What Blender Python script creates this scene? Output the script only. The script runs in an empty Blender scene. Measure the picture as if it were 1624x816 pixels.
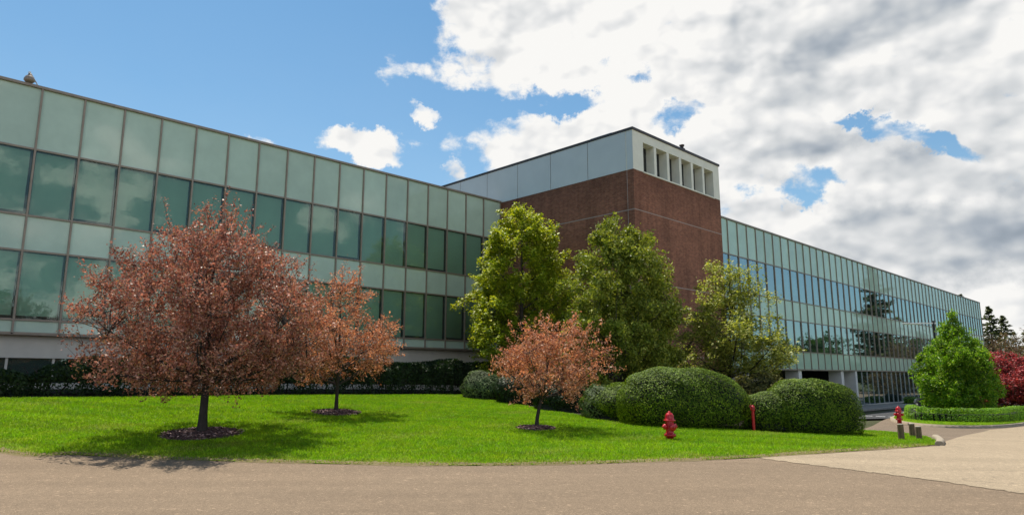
import bpy, bmesh, math, random
import numpy as np
from mathutils import Vector, Matrix

# ------------------------------------------------------------------ camera, sky, sun, exposure
scene = bpy.context.scene
C = scene.collection
EYE = 1.7
FPX, PITCH = 1070.0, math.radians(10.0)          # focal length in photo pixels, upward pitch
cam_d = bpy.data.cameras.new("camera")
cam_d.sensor_width = 36.0
cam_d.lens = FPX / 1624 * 36
cam_d.clip_end = 5000
cam = bpy.data.objects.new("camera", cam_d)
cam.location = (0, 0, EYE)
cam.rotation_euler = (math.pi / 2 + PITCH, 0, 0)
C.objects.link(cam)
scene.camera = cam

SUN_AZ, SUN_EL = math.radians(-30), math.radians(66)
sun_d = bpy.data.lights.new("sun", 'SUN')
sun_d.energy = 5.0
sun_d.angle = math.radians(0.5)
sun_d.color = (1.0, 0.92, 0.79)
sun = bpy.data.objects.new("sun", sun_d)
sv = Vector((math.sin(SUN_AZ) * math.cos(SUN_EL), math.cos(SUN_AZ) * math.cos(SUN_EL), math.sin(SUN_EL)))
sun.rotation_euler = sv.to_track_quat('Z', 'Y').to_euler()
sun.location = (0, 0, 60)
C.objects.link(sun)

scene.view_settings.view_transform = 'Standard'
scene.view_settings.look = 'None'
scene.view_settings.gamma = 1.0
scene.view_settings.exposure = 0.4
scene.view_settings.use_curve_mapping = False
scene.render.engine = 'CYCLES'
scene.cycles.use_denoising = True
scene.cycles.max_bounces = 8
scene.cycles.transparent_max_bounces = 24
scene.cycles.sample_clamp_indirect = 6.0


def ray(px, py):
    u = (px - 812) / FPX
    v = (408 - py) / FPX
    return np.array([u, math.cos(PITCH) - v * math.sin(PITCH), math.sin(PITCH) + v * math.cos(PITCH)])


def azel(px, py):
    r = ray(px, py)
    r = r / np.linalg.norm(r)
    return math.atan2(r[0], r[1]), math.asin(r[2])


class NT:
    """small helper to write node trees"""
    def __init__(self, tree):
        self.t = tree
        tree.nodes.clear()

    def n(self, kind, ins=None, **props):
        nd = self.t.nodes.new(kind)
        for k, v in props.items():
            setattr(nd, k, v)
        for k, v in (ins or {}).items():
            if hasattr(v, 'is_output'):
                self.t.links.new(v, nd.inputs[k])
            else:
                nd.inputs[k].default_value = v
        return nd

    def m(self, op, a, b=0.0, c=0.0, clamp=False):
        nd = self.n('ShaderNodeMath', {0: a, 1: b, 2: c}, operation=op)
        nd.use_clamp = clamp
        return nd.outputs[0]

    def mix(self, f, a, b, blend='MIX'):
        nd = self.n('ShaderNodeMix', {0: f, 6: a, 7: b}, data_type='RGBA', blend_type=blend)
        return nd.outputs[2]

    def ramp(self, f, stops, interp='LINEAR'):
        nd = self.n('ShaderNodeValToRGB', {0: f})
        r = nd.color_ramp
        r.interpolation = interp
        while len(r.elements) < len(stops):
            r.elements.new(0.5)
        for e, (p, c) in zip(r.elements, stops):
            e.position = p
            e.color = (c, c, c, 1) if isinstance(c, (int, float)) else (*c[:3], 1)
        return nd.outputs[0]

    def noise(self, vec, scale, detail=4, rough=0.5, lac=2.0, dist=0.0):
        nd = self.n('ShaderNodeTexNoise', {'Vector': vec, 'Scale': scale, 'Detail': detail, 'Roughness': rough,
                                           'Lacunarity': lac, 'Distortion': dist})
        return nd.outputs[0]


def rgb(*c):
    return (*c, 1.0)


world = bpy.data.worlds.new("World")
scene.world = world
world.use_nodes = True


def build_sky():
    w = NT(world.node_tree)
    sky = w.n('ShaderNodeTexSky', sky_type='NISHITA', sun_disc=False)
    sky.sun_elevation = SUN_EL
    sky.sun_rotation = SUN_AZ
    sky.altitude = 50
    sky.air_density = 1.0
    sky.dust_density = 0.6
    sky.ozone_density = 1.5
    tc = w.n('ShaderNodeTexCoord')
    sep = w.n('ShaderNodeSeparateXYZ', {0: tc.outputs['Generated']})
    az = w.m('ARCTAN2', sep.outputs[0], sep.outputs[1])
    el = w.m('ARCSINE', w.m('MINIMUM', w.m('MAXIMUM', sep.outputs[2], -1.0), 1.0))
    pos = w.n('ShaderNodeCombineXYZ', {0: az, 1: el, 2: 0.0}).outputs[0]

    warp = w.n('ShaderNodeTexNoise', {'Vector': pos, 'Scale': 7.0, 'Detail': 7.0, 'Roughness': 0.62})
    wv0 = w.n('ShaderNodeVectorMath', {0: warp.outputs[1], 1: (0.5, 0.5, 0.5)}, operation='SUBTRACT').outputs[0]
    wv0 = w.n('ShaderNodeVectorMath', {0: wv0, 'Scale': 0.17}, operation='SCALE').outputs[0]
    wpos = w.n('ShaderNodeVectorMath', {0: pos, 1: wv0}, operation='ADD').outputs[0]

    def blob(px, py, rx, ry, amp, rot=0.0, angles=False):
        a, e = (math.radians(px), math.radians(py)) if angles else azel(px, py)
        k = math.radians(1) if angles else 1 / FPX
        mp = w.n('ShaderNodeMapping', {'Vector': wpos, 'Location': (a, e, 0), 'Rotation': (0, 0, rot),
                                       'Scale': (rx * k, ry * k, 1)}, vector_type='TEXTURE')
        g = w.n('ShaderNodeTexGradient', {0: mp.outputs[0]}, gradient_type='SPHERICAL')
        return w.m('MULTIPLY', w.n('ShaderNodeMapRange', {0: g.outputs[1], 1: 0.0, 2: 0.75, 3: 0.0, 4: amp},
                                   interpolation_type='SMOOTHSTEP').outputs[0], 1.0)

    # where the clouds lie, as patches of azimuth and elevation
    blobs = [
        blob(-35, 32, 47, 75, -0.50, 0, True),        # clear blue on the left
        blob(-105, 30, 75, 80, -0.30, 0, True),
        blob(66, 8, 22, 12, -0.42, 0, True),
        blob(118, 16, 26, 9, -0.10, 0, True),
        blob(1120, 20, 560, 220, 0.34),
        blob(1480, 130, 480, 330, 0.30),
        blob(1330, 330, 560, 220, 0.20), blob(1580, 460, 300, 90, 0.30), blob(1250, 400, 300, 70, .16),
        blob(1380, 95, 130, 24, -.22, -.2), blob(1520, 300, 110, 24, -.20, .2), blob(985, 100, 70, 20, -.2), blob(1180, 120, 60, 16, -.18, .3),
        blob(850, 235, 190, 90, 0.36),
        blob(770, 50, 120, 130, 0.34),
        blob(1080, 235, 130, 150, 0.26),
        blob(572, 226, 125, 42, 0.58),
        blob(420, 224, 100, 40, 0.58, -0.3),
        blob(650, 275, 40, 22, 0.26), blob(708, 282, 26, 26, 0.30),
        blob(640, 105, 60, 40, 0.30), blob(680, 172, 46, 26, 0.38),
        blob(760, 160, 80, 40, -0.34, -0.3), blob(905, 150, 120, 36, -0.36), blob(1085, 170, 90, 34, -0.46),
        blob(1150, 205, 50, 22, -0.20, -0.5),
        blob(1440, 214, 135, 34, -0.50, -0.15), blob(1270, 302, 95, 36, -0.50), blob(1035, 95, 40, 20, -0.14),
        blob(1175, 262, 60, 18, -0.22, -0.6), blob(1340, 205, 60, 14, -0.24, -0.3),
    ]
    mask = blobs[0]
    for b in blobs[1:]:
        mask = w.m('ADD', mask, b)
    mask = w.m('ADD', mask, w.n('ShaderNodeMapRange', {0: el, 1: 0.62, 2: 0.95, 3: 0.0, 4: -0.38}).outputs[0])  # thins unseen clouds overhead so the ground gets less ambient light
    # two octave stacks, slightly flattened
    p2 = w.n('ShaderNodeMapping', {'Vector': pos, 'Location': (3.7, 1.3, 0.4), 'Scale': (1.0, 1.55, 1.0)}).outputs[0]
    so = (-0.010, 0.026, 0)
    p3 = w.n('ShaderNodeVectorMath', {0: p2, 1: so}, operation='ADD').outputs[0]
    wob = w.n('ShaderNodeTexNoise', {'Vector': p2, 'Scale': 14.0, 'Detail': 3.0})
    wv = w.n('ShaderNodeVectorMath', {0: wob.outputs[1], 1: (0.5, 0.5, 0.5)}, operation='SUBTRACT').outputs[0]
    wv = w.n('ShaderNodeVectorMath', {0: wv, 'Scale': 0.022}, operation='SCALE').outputs[0]
    pa = w.n('ShaderNodeVectorMath', {0: p2, 1: wv}, operation='ADD').outputs[0]
    pb = w.n('ShaderNodeVectorMath', {0: p3, 1: wv}, operation='ADD').outputs[0]
    def puff(v, sc, det):
        nd = w.n('ShaderNodeTexVoronoi', {'Vector': v, 'Scale': sc, 'Detail': det, 'Roughness': 0.52, 'Lacunarity': 2.2, 'Smoothness': 0.35},
                 feature='SMOOTH_F1', normalize=True, voronoi_dimensions='2D')
        return w.m('SUBTRACT', 0.62, nd.outputs['Distance'])
    n1 = w.noise(pa, 6.5, 12, 0.60)
    b1 = puff(pa, 11.0, 2.0)
    b2 = puff(pb, 11.0, 2.0)
    n2 = w.noise(pb, 4.0, 3, 0.5)
    n1s = w.noise(pa, 4.0, 3, 0.5)
    body = w.m('ADD', w.m('MULTIPLY', w.m('SUBTRACT', n1, 0.5), 1.75), w.m('MULTIPLY', b1, 0.50))
    dens = w.m('ADD', w.m('ADD', body, 0.375), mask)
    alpha = w.n('ShaderNodeMapRange', {0: dens, 1: 0.45, 2: 0.68, 3: 0.0, 4: 1.0}, interpolation_type='SMOOTHSTEP').outputs[0]
    alpha = w.m('MULTIPLY', alpha, w.n('ShaderNodeMapRange', {0: el, 1: -0.01, 2: 0.03, 3: 0.0, 4: 1.0}).outputs[0])
    lit = w.m('ADD', w.m('MULTIPLY', w.m('SUBTRACT', n1s, n2), 1.9), w.m('MULTIPLY', w.m('SUBTRACT', b1, b2), 1.05))
    low = w.m('MULTIPLY', w.m('SUBTRACT', w.noise(p2, 2.4, 3, .5), 0.5), 0.8)
    thick = w.n('ShaderNodeMapRange', {0: dens, 1: 0.62, 2: 1.35, 3: 0.12, 4: -0.12}).outputs[0]
    fine = w.m('ADD', w.m('MULTIPLY', b1, 0.35), w.m('ADD', low, w.m('MULTIPLY', w.m('SUBTRACT', n1, 0.5), 0.35)))
    dark = blob(1520, 385, 300, 85, -0.42)
    dark = w.m('ADD', dark, blob(1620, 240, 260, 110, -0.16))
    dark = w.m('ADD', dark, blob(1350, 60, 420, 140, -0.14))
    dark = w.m('ADD', dark, blob(1600, 445, 200, 36, -0.22))
    dark = w.m('ADD', dark, blob(1300, 250, 200, 60, -0.10))
    dark = w.m('ADD', dark, blob(850, 90, 330, 150, 0.10))
    tone = w.m('ADD', w.m('ADD', w.m('ADD', lit, thick), w.m('ADD', fine, dark)), 0.79, clamp=True)
    ccol = w.ramp(tone, [(0.0, (0.24, 0.295, 0.36)), (0.32, (0.42, 0.47, 0.53)), (0.62, (0.67, 0.695, 0.715)), (0.85, (0.87, 0.875, 0.875)), (1.0, (1.0, .99, 0.965))])
    # unseen clouds right of and behind the camera, brightened to fill the shaded facades
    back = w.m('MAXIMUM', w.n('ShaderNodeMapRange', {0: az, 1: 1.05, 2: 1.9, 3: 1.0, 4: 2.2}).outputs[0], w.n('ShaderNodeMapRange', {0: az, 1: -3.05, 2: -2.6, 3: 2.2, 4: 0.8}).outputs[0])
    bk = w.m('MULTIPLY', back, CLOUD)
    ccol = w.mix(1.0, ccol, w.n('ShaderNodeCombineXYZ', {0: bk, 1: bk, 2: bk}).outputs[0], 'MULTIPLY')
    scol = w.mix(1.0, sky.outputs[0], rgb(*SKY_TINT), 'MULTIPLY')
    veil = w.n('ShaderNodeMapRange', {0: el, 1: 0.0, 2: 0.52, 3: 0.44, 4: 0.0}).outputs[0]
    vf = w.m('MULTIPLY', w.noise(p2, 3.0, 6, 0.6), 1.5)
    scol = w.mix(w.m('MULTIPLY', veil, vf, clamp=True), scol, rgb(CLOUD * .60, CLOUD * .72, CLOUD * .82))
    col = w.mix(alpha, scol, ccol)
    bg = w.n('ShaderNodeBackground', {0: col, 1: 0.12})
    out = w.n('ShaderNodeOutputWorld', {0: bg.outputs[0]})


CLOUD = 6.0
SKY_TINT = (0.52, 0.77, 0.82)
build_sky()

# ------------------------------------------------------------------ terrain
rngT = np.random.default_rng(5)
CTRL = np.array([
    (0, 0, 0), (-14, 4, 0), (14, 4, 0), (0, -20, 0), (-30, -10, 0), (30, -10, -.05), (-11.6, 15.2, .03), (-8, 13.6, .02), (0, 12.6, 0), (4, 12.8, 0),
    (8.9, 16.6, -.03), (11.0, 19.0, -.10), (-15.4, 20.3, 1.05), (-7.55, 17, .28), (-5.75, 23, .52), (.69, 20, .2), (3.95, 17.5, .12),
    (-2.4, 33, .78), (-9, 26.5, .95), (-20, 15.5, 1.0), (-28, 12, 1.1), (.4, 28, .45), (2.9, 22, .22), (5.1, 20, .13), (8, 20, .03),
    (16.8, 30, -.48), (32.8, 64.9, -1.03), (23.5, 55.8, -1.0), (23, 44, -.88), (60, 60, -1.1), (21, 30.8, -.58), (17.3, 23, -.3), (13, 14, -.08),
    (5, 34, .3), (-.8, 41, .75), (13, 40, -.2), (11.5, 30, -.2), (40, 30, -.75), (40, 10, -.4), (75, 100, -1.2), (-12, 30, 1.05), (-25, 22, 1.15), (14, 27, -.3),
    (-40, 30, 1.15), (50, 85, -1.2), (25.5, 38, -.70), (29, 43, -.74), (34, 48, -.80)], float)


def _k(r2):
    return 0.5 * r2 * np.log(np.maximum(r2, 1e-9))


def _fit():
    P = CTRL[:, :2] / 30
    n = len(P)
    K = _k(((P[:, None] - P[None]) ** 2).sum(-1)) + np.eye(n) * 0.02
    A = np.zeros((n + 3, n + 3))
    A[:n, :n] = K
    A[:n, n] = 1
    A[:n, n + 1:] = P
    A[n, :n] = 1
    A[n + 1:, :n] = P.T
    return np.linalg.solve(A, np.append(CTRL[:, 2], [0, 0, 0]))


_W = _fit()


def ground(x, y):
    x = np.asarray(x, float)
    y = np.asarray(y, float)
    sh = x.shape
    P = np.stack([x.ravel(), y.ravel()], -1) / 30
    z = np.empty(len(P))
    for i in range(0, len(P), 20000):
        Q = P[i:i + 20000]
        K = _k(((Q[:, None] - CTRL[None, :, :2] / 30) ** 2).sum(-1))
        z[i:i + 20000] = K @ _W[:-3] + _W[-3] + Q @ _W[-2:]
    r = np.hypot(P[:, 0] * 30 - 12, P[:, 1] * 30 - 30)
    t = np.clip((r - 55) / 70, 0, 1)
    t = t * t * (3 - 2 * t)
    z = np.clip(z, -1.4, 1.4) * (1 - t) + (-0.9) * t
    return z.reshape(sh)


def gz(x, y):
    return float(ground(np.array([x]), np.array([y]))[0])


def gpx(px, py):
    """where the ground stands under a point seen in the photograph"""
    r = ray(px, py)
    t = 15.0
    for _ in range(60):
        p = r * t
        z = gz(p[0], p[1])
        t2 = (z - EYE) / r[2]
        t = t + 0.5 * (max(2, min(t2, 150)) - t)
    p = r * t
    return Vector((p[0], p[1], gz(p[0], p[1])))


def pix(px, py, depth):
    p = ray(px, py) * depth / ray(px, py)[1]
    return Vector((p[0], p[1], p[2] + EYE))


# ------------------------------------------------------------------ object helpers
def tag(o, label=None, cat=None, group=None, kind=None):
    if label:
        o['label'] = label
    if cat:
        o['category'] = cat
    if group:
        o['group'] = group
    if kind:
        o['kind'] = kind
    return o


def empty(name, loc, rz=0.0):
    o = bpy.data.objects.new(name, None)
    o.location = loc
    o.rotation_euler = (0, 0, rz)
    o.empty_display_size = 0.3
    C.objects.link(o)
    return o


def thing(name, label, cat, loc, rz=0.0, group=None):
    return tag(empty(name, loc, rz), label, cat, group)


def link(name, me, parent=None, loc=None):
    o = bpy.data.objects.new(name, me)
    C.objects.link(o)
    if parent is not None:
        o.parent = parent
    if loc is not None:
        o.location = loc
    return o


def np_mesh(name, V, F, mats, smooth=False, midx=None, attr=None):
    V = np.asarray(V, np.float32)
    F = np.asarray(F, np.int32)
    me = bpy.data.meshes.new(name)
    k = F.shape[1]
    me.vertices.add(len(V))
    me.vertices.foreach_set('co', V.ravel())
    me.loops.add(F.size)
    me.loops.foreach_set('vertex_index', F.ravel())
    me.polygons.add(len(F))
    me.polygons.foreach_set('loop_start', np.arange(0, F.size, k, dtype=np.int32))
    for m in (mats if isinstance(mats, (list, tuple)) else [mats]):
        me.materials.append(m)
    if midx is not None:
        me.polygons.foreach_set('material_index', np.asarray(midx, np.int32))
    if smooth:
        me.polygons.foreach_set('use_smooth', np.ones(len(F), bool))
    if attr is not None:
        a = me.attributes.new('tint', 'FLOAT', 'POINT')
        a.data.foreach_set('value', np.asarray(attr, np.float32))
    me.update(calc_edges=True)
    return me


class MB:
    """collects boxes, tubes and lathes for one mesh"""
    def __init__(self):
        self.v, self.f, self.m = [], [], []
        self.sm = []

    def add(self, verts, faces, mi=0, smooth=False):
        b = len(self.v)
        self.v += [tuple(p) for p in verts]
        self.f += [tuple(i + b for i in f) for f in faces]
        self.m += [mi] * len(faces)
        self.sm += [smooth] * len(faces)

    def box(self, a, b, mi=0):
        x0, y0, z0 = a
        x1, y1, z1 = b
        self.add([(x0, y0, z0), (x1, y0, z0), (x1, y1, z0), (x0, y1, z0), (x0, y0, z1), (x1, y0, z1), (x1, y1, z1), (x0, y1, z1)],
                 [(0, 3, 2, 1), (4, 5, 6, 7), (0, 1, 5, 4), (1, 2, 6, 5), (2, 3, 7, 6), (3, 0, 4, 7)], mi)

    def tube(self, pts, radii, sides=8, mi=0, caps=True):
        pts = [Vector(p) for p in pts]
        rings = []
        up = Vector((0.13, 0.21, 1))
        for i, p in enumerate(pts):
            t = (pts[min(i + 1, len(pts) - 1)] - pts[max(i - 1, 0)])
            if t.length < 1e-9:
                t = Vector((0, 0, 1))
            t.normalize()
            ref = up if abs(t.dot(up.normalized())) < 0.93 else Vector((1, 0.1, 0))
            a = t.cross(ref).normalized()
            b = t.cross(a)
            r = radii[i] if hasattr(radii, '__len__') else radii
            rings.append([p + (a * math.cos(2 * math.pi * k / sides) + b * math.sin(2 * math.pi * k / sides)) * r for k in range(sides)])
        vs = [q for r in rings for q in r]
        fs = []
        for i in range(len(rings) - 1):
            for k in range(sides):
                k2 = (k + 1) % sides
                fs.append((i * sides + k, i * sides + k2, (i + 1) * sides + k2, (i + 1) * sides + k))
        self.add(vs, fs, mi, True)
        if caps:
            n = len(rings)
            self.add(rings[0], [tuple(range(sides))], mi)
            self.add(rings[-1], [tuple(range(sides))[::-1]], mi)

    def lathe(self, prof, sides=20, org=(0, 0, 0), axis='Z', mi=0):
        vs = []
        for r, h in prof:
            for k in range(sides):
                a = 2 * math.pi * k / sides
                c, s = r * math.cos(a), r * math.sin(a)
                q = {'Z': (c, s, h), 'X': (h, c, s), 'Y': (s, h, c)}[axis]
                vs.append((q[0] + org[0], q[1] + org[1], q[2] + org[2]))
        fs = []
        for i in range(len(prof) - 1):
            for k in range(sides):
                k2 = (k + 1) % sides
                fs.append((i * sides + k, i * sides + k2, (i + 1) * sides + k2, (i + 1) * sides + k))
        self.add(vs, fs, mi, True)

    def mesh(self, name, mats):
        me = bpy.data.meshes.new(name)
        me.from_pydata(self.v, [], self.f)
        for m in (mats if isinstance(mats, (list, tuple)) else [mats]):
            me.materials.append(m)
        me.polygons.foreach_set('material_index', self.m)
        me.polygons.foreach_set('use_smooth', self.sm)
        bm = bmesh.new()
        bm.from_mesh(me)
        bmesh.ops.recalc_face_normals(bm, faces=bm.faces)
        bm.to_mesh(me)
        bm.free()
        me.update()
        return me

    def build(self, name, mats, parent=None, loc=None, bevel=0.0):
        o = link(name, self.mesh(name, mats), parent, loc)
        if bevel:
            md = o.modifiers.new('bevel', 'BEVEL')
            md.width = bevel
            md.segments = 2
            md.limit_method = 'ANGLE'
        return o


def boxmesh(name, a, b, mat):
    m = MB()
    m.box(a, b)
    return m.mesh(name, mat)


# ------------------------------------------------------------------ materials
def material(name):
    m = bpy.data.materials.new(name)
    m.use_nodes = True
    return m, NT(m.node_tree)


def finish(t, shader, disp=None):
    t.n('ShaderNodeOutputMaterial', {0: shader})


def objco(t):
    return t.n('ShaderNodeTexCoord').outputs['Object']


def simple(name, col, rough=0.6, metal=0.0, var=0.15, scale=6.0, bump=0.0, spec=0.5, coat=0.0):
    m, t = material(name)
    co = objco(t)
    nz = t.noise(co, scale, 6, 0.6)
    c2 = tuple(max(0, c * (1 - var)) for c in col)
    c3 = tuple(min(1, c * (1 + var)) for c in col)
    colr = t.ramp(nz, [(0.3, c2), (0.7, c3)])
    ins = {'Base Color': colr, 'Roughness': rough, 'Metallic': metal, 'Specular IOR Level': spec, 'Coat Weight': coat}
    if bump:
        ins['Normal'] = t.n('ShaderNodeBump', {'Height': nz, 'Strength': 0.6, 'Distance': bump}).outputs[0]
    b = t.n('ShaderNodeBsdfPrincipled', ins)
    finish(t, b.outputs[0])
    return m


def leaf_material(name, cols, rough=0.45, trans=0.35, tcol=None, spec=0.4):
    m, t = material(name)
    rnd = t.n('ShaderNodeNewGeometry').outputs['Random Per Island']
    n = len(cols)
    col = t.ramp(rnd, [(i / max(1, n - 1), c) for i, c in enumerate(cols)])
    co = objco(t)
    clump = t.noise(co, 1.1, 3, 0.6)
    col = t.mix(1.0, col, t.ramp(clump, [(0.32, 0.72), (0.68, 1.25)]), 'MULTIPLY')
    b = t.n('ShaderNodeBsdfPrincipled', {'Base Color': col, 'Roughness': rough + .14, 'Specular IOR Level': spec * .55})
    tc = t.mix(1.0, col, rgb(*(tcol or (1.5, 1.6, 0.6))), 'MULTIPLY')
    tr = t.n('ShaderNodeBsdfTranslucent', {0: tc})
    mx = t.n('ShaderNodeMixShader', {0: trans, 1: b.outputs[0], 2: tr.outputs[0]})
    finish(t, mx.outputs[0])
    return m


def bark_material(name, col):
    m, t = material(name)
    co = t.n('ShaderNodeMapping', {'Vector': objco(t), 'Scale': (9, 9, 2.2)}).outputs[0]
    nz = t.noise(co, 3.0, 8, 0.65)
    colr = t.ramp(nz, [(0.3, tuple(c * .45 for c in col)), (0.7, tuple(c * 1.3 for c in col))])
    bp = t.n('ShaderNodeBump', {'Height': nz, 'Strength': 0.9, 'Distance': 0.02})
    b = t.n('ShaderNodeBsdfPrincipled', {'Base Color': colr, 'Roughness': 0.85, 'Normal': bp.outputs[0]})
    finish(t, b.outputs[0])
    return m


def asphalt(name, base, warm, spk=0.6, crack=0.0, stain=1.0):
    m, t = material(name)
    co = objco(t)
    big = t.noise(co, 0.35, 6, 0.62)
    mid = t.noise(co, 3.0, 6, 0.7)
    v = t.n('ShaderNodeTexVoronoi', {'Vector': co, 'Scale': 88.0}, feature='F1')
    g = t.n('ShaderNodeSeparateColor', {0: v.outputs['Color']}).outputs[0]
    v2 = t.n('ShaderNodeTexVoronoi', {'Vector': co, 'Scale': 19.0}, feature='F1')
    g2 = t.n('ShaderNodeSeparateColor', {0: v2.outputs['Color']}).outputs[0]
    col = t.mix(t.m('MULTIPLY', big, stain, clamp=True), rgb(*base), rgb(*warm))
    col = t.mix(1.0, col, t.ramp(mid, [(0.3, 0.93), (0.7, 1.06)]), 'MULTIPLY')
    col = t.mix(1.0, col, t.ramp(g, [(0.0, 1 - spk * .55), (0.5, 1.0), (0.93, 1 + spk * .35), (1.0, 1 + spk * 1.6)]), 'MULTIPLY')
    col = t.mix(1.0, col, t.ramp(g2, [(0.0, 0.93), (0.97, 1.03), (0.98, 1.3)]), 'MULTIPLY')
    wear = t.noise(t.n('ShaderNodeMapping', {'Vector': co, 'Rotation': (0, 0, .05), 'Scale': (.10, 1.1, 1)}).outputs[0], 1.0, 5, .6)
    col = t.mix(1.0, col, t.ramp(wear, [(.3, .88), (.7, 1.09)]), 'MULTIPLY')
    oil = t.noise(co, 1.3, 3, .5)
    col = t.mix(1.0, col, t.ramp(oil, [(.18, .72), (.28, 1.0)]), 'MULTIPLY')
    if crack:
        dco = t.n('ShaderNodeVectorMath', {0: co, 1: t.n('ShaderNodeVectorMath', {0: t.n('ShaderNodeTexNoise', {'Vector': co, 'Scale': 0.8, 'Detail': 5.0}).outputs[1], 'Scale': 1.6}, operation='SCALE').outputs[0]}, operation='ADD').outputs[0]
        cv = t.n('ShaderNodeTexVoronoi', {'Vector': dco, 'Scale': 0.28}, feature='DISTANCE_TO_EDGE')
        cr = t.ramp(cv.outputs[0], [(0.0, 1 - crack), (0.006, 1.0)])
        col = t.mix(1.0, col, cr, 'MULTIPLY')
    bp = t.n('ShaderNodeBump', {'Height': g, 'Strength': 0.45, 'Distance': 0.006})
    b = t.n('ShaderNodeBsdfPrincipled', {'Base Color': col, 'Roughness': 0.9, 'Specular IOR Level': 0.25, 'Normal': bp.outputs[0]})
    finish(t, b.outputs[0])
    return m


def brick_material():
    m, t = material('red brick')
    s = t.n('ShaderNodeSeparateXYZ', {0: objco(t)})
    vec = t.n('ShaderNodeCombineXYZ', {0: t.m('ADD', s.outputs[0], s.outputs[1]), 1: s.outputs[2], 2: 0.0}).outputs[0]
    br = t.n('ShaderNodeTexBrick', {'Vector': vec, 'Color1': rgb(.205, .072, .042), 'Color2': rgb(.310, .122, .070), 'Mortar': rgb(.24, .165, .12),
                                    'Scale': 1.0, 'Mortar Size': 0.007, 'Mortar Smooth': 0.2, 'Bias': 0.0,
                                    'Brick Width': 0.215, 'Row Height': 0.075})
    nz = t.noise(vec, 0.5, 6, 0.6)
    n2 = t.noise(vec, 5.0, 5, 0.7)
    st = t.noise(t.n('ShaderNodeMapping', {'Vector': vec, 'Scale': (1.4, 0.10, 1)}).outputs[0], 1.6, 5, 0.65)
    col = t.mix(1.0, br.outputs[0], t.ramp(nz, [(0.3, 0.82), (0.7, 1.15)]), 'MULTIPLY')
    col = t.mix(1.0, col, t.ramp(n2, [(0.3, 0.80), (0.7, 1.2)]), 'MULTIPLY')
    col = t.mix(1.0, col, t.ramp(st, [(0.34, 0.74), (0.6, 1.05)]), 'MULTIPLY')
    # run-off stain below the light band
    zz = t.n('ShaderNodeMapRange', {0: s.outputs[2], 1: 11.6, 2: 13.0, 3: 1.0, 4: 0.66}).outputs[0]
    col = t.mix(t.m('MULTIPLY', st, 1.4, clamp=True), col, t.mix(1.0, col, zz, 'MULTIPLY'))
    bp = t.n('ShaderNodeBump', {'Height': br.outputs[1], 'Strength': 0.5, 'Distance': 0.006}, invert=True)
    b = t.n('ShaderNodeBsdfPrincipled', {'Base Color': col, 'Roughness': 0.85, 'Normal': bp.outputs[0], 'Specular IOR Level': .3})
    finish(t, b.outputs[0])
    return m


def glass_material(name, tint, ior, gcol=(0.92, 1.0, 0.95), coat=0.0):
    m, t = material(name)
    co = objco(t)
    nz = t.noise(co, 0.9, 3, 0.5)
    bp = t.n('ShaderNodeBump', {'Height': nz, 'Strength': 0.25, 'Distance': 0.012})
    fr = t.n('ShaderNodeFresnel', {0: ior, 'Normal': bp.outputs[0]})
    gl = t.n('ShaderNodeBsdfGlossy', {'Color': rgb(*gcol), 'Roughness': 0.015, 'Normal': bp.outputs[0]})
    dirt = t.n('ShaderNodeBsdfDiffuse', {0: rgb(tint[0] * .5, tint[1] * .5, tint[2] * .5)})
    tr = t.n('ShaderNodeBsdfTransparent', {0: rgb(*tint)})
    a = t.n('ShaderNodeMixShader', {0: 0.10, 1: tr.outputs[0], 2: dirt.outputs[0]})
    fac = t.m('ADD', t.m('MULTIPLY', fr.outputs[0], 1 - coat), coat, clamp=True)
    mx = t.n('ShaderNodeMixShader', {0: fac, 1: a.outputs[0], 2: gl.outputs[0]})
    finish(t, mx.outputs[0])
    return m


def spandrel_material(name, col, ior=1.6):
    m, t = material(name)
    co = objco(t)
    rnd = t.n('ShaderNodeObjectInfo').outputs['Random']
    nz = t.noise(t.n('ShaderNodeVectorMath', {0: co, 1: t.n('ShaderNodeCombineXYZ', {0: t.m('MULTIPLY', rnd, 30.0)}).outputs[0]}, operation='ADD').outputs[0], 0.9, 5, 0.6)
    c = t.mix(1.0, rgb(*col), t.ramp(nz, [(0.3, 0.92), (0.7, 1.07)]), 'MULTIPLY')
    c = t.mix(1.0, c, t.ramp(rnd, [(0.0, 0.93), (1.0, 1.06)]), 'MULTIPLY')
    bp = t.n('ShaderNodeBump', {'Height': t.noise(co, 0.8, 2, 0.5), 'Strength': 0.2, 'Distance': 0.012})
    b = t.n('ShaderNodeBsdfPrincipled', {'Base Color': c, 'Roughness': 0.05, 'IOR': ior, 'Normal': bp.outputs[0]})
    finish(t, b.outputs[0])
    return m


def soil_material(name, a, b_, scale=9.0):
    m, t = material(name)
    co = objco(t)
    nz = t.noise(co, scale, 8, 0.7)
    n2 = t.noise(co, 0.4, 5, 0.6)
    col = t.mix(nz, rgb(*a), rgb(*b_))
    col = t.mix(1.0, col, t.ramp(n2, [(0.3, 0.75), (0.7, 1.2)]), 'MULTIPLY')
    bp = t.n('ShaderNodeBump', {'Height': nz, 'Strength': 1.0, 'Distance': 0.04})
    b = t.n('ShaderNodeBsdfPrincipled', {'Base Color': col, 'Roughness': 0.95, 'Normal': bp.outputs[0], 'Specular IOR Level': .2})
    finish(t, b.outputs[0])
    return m


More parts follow.
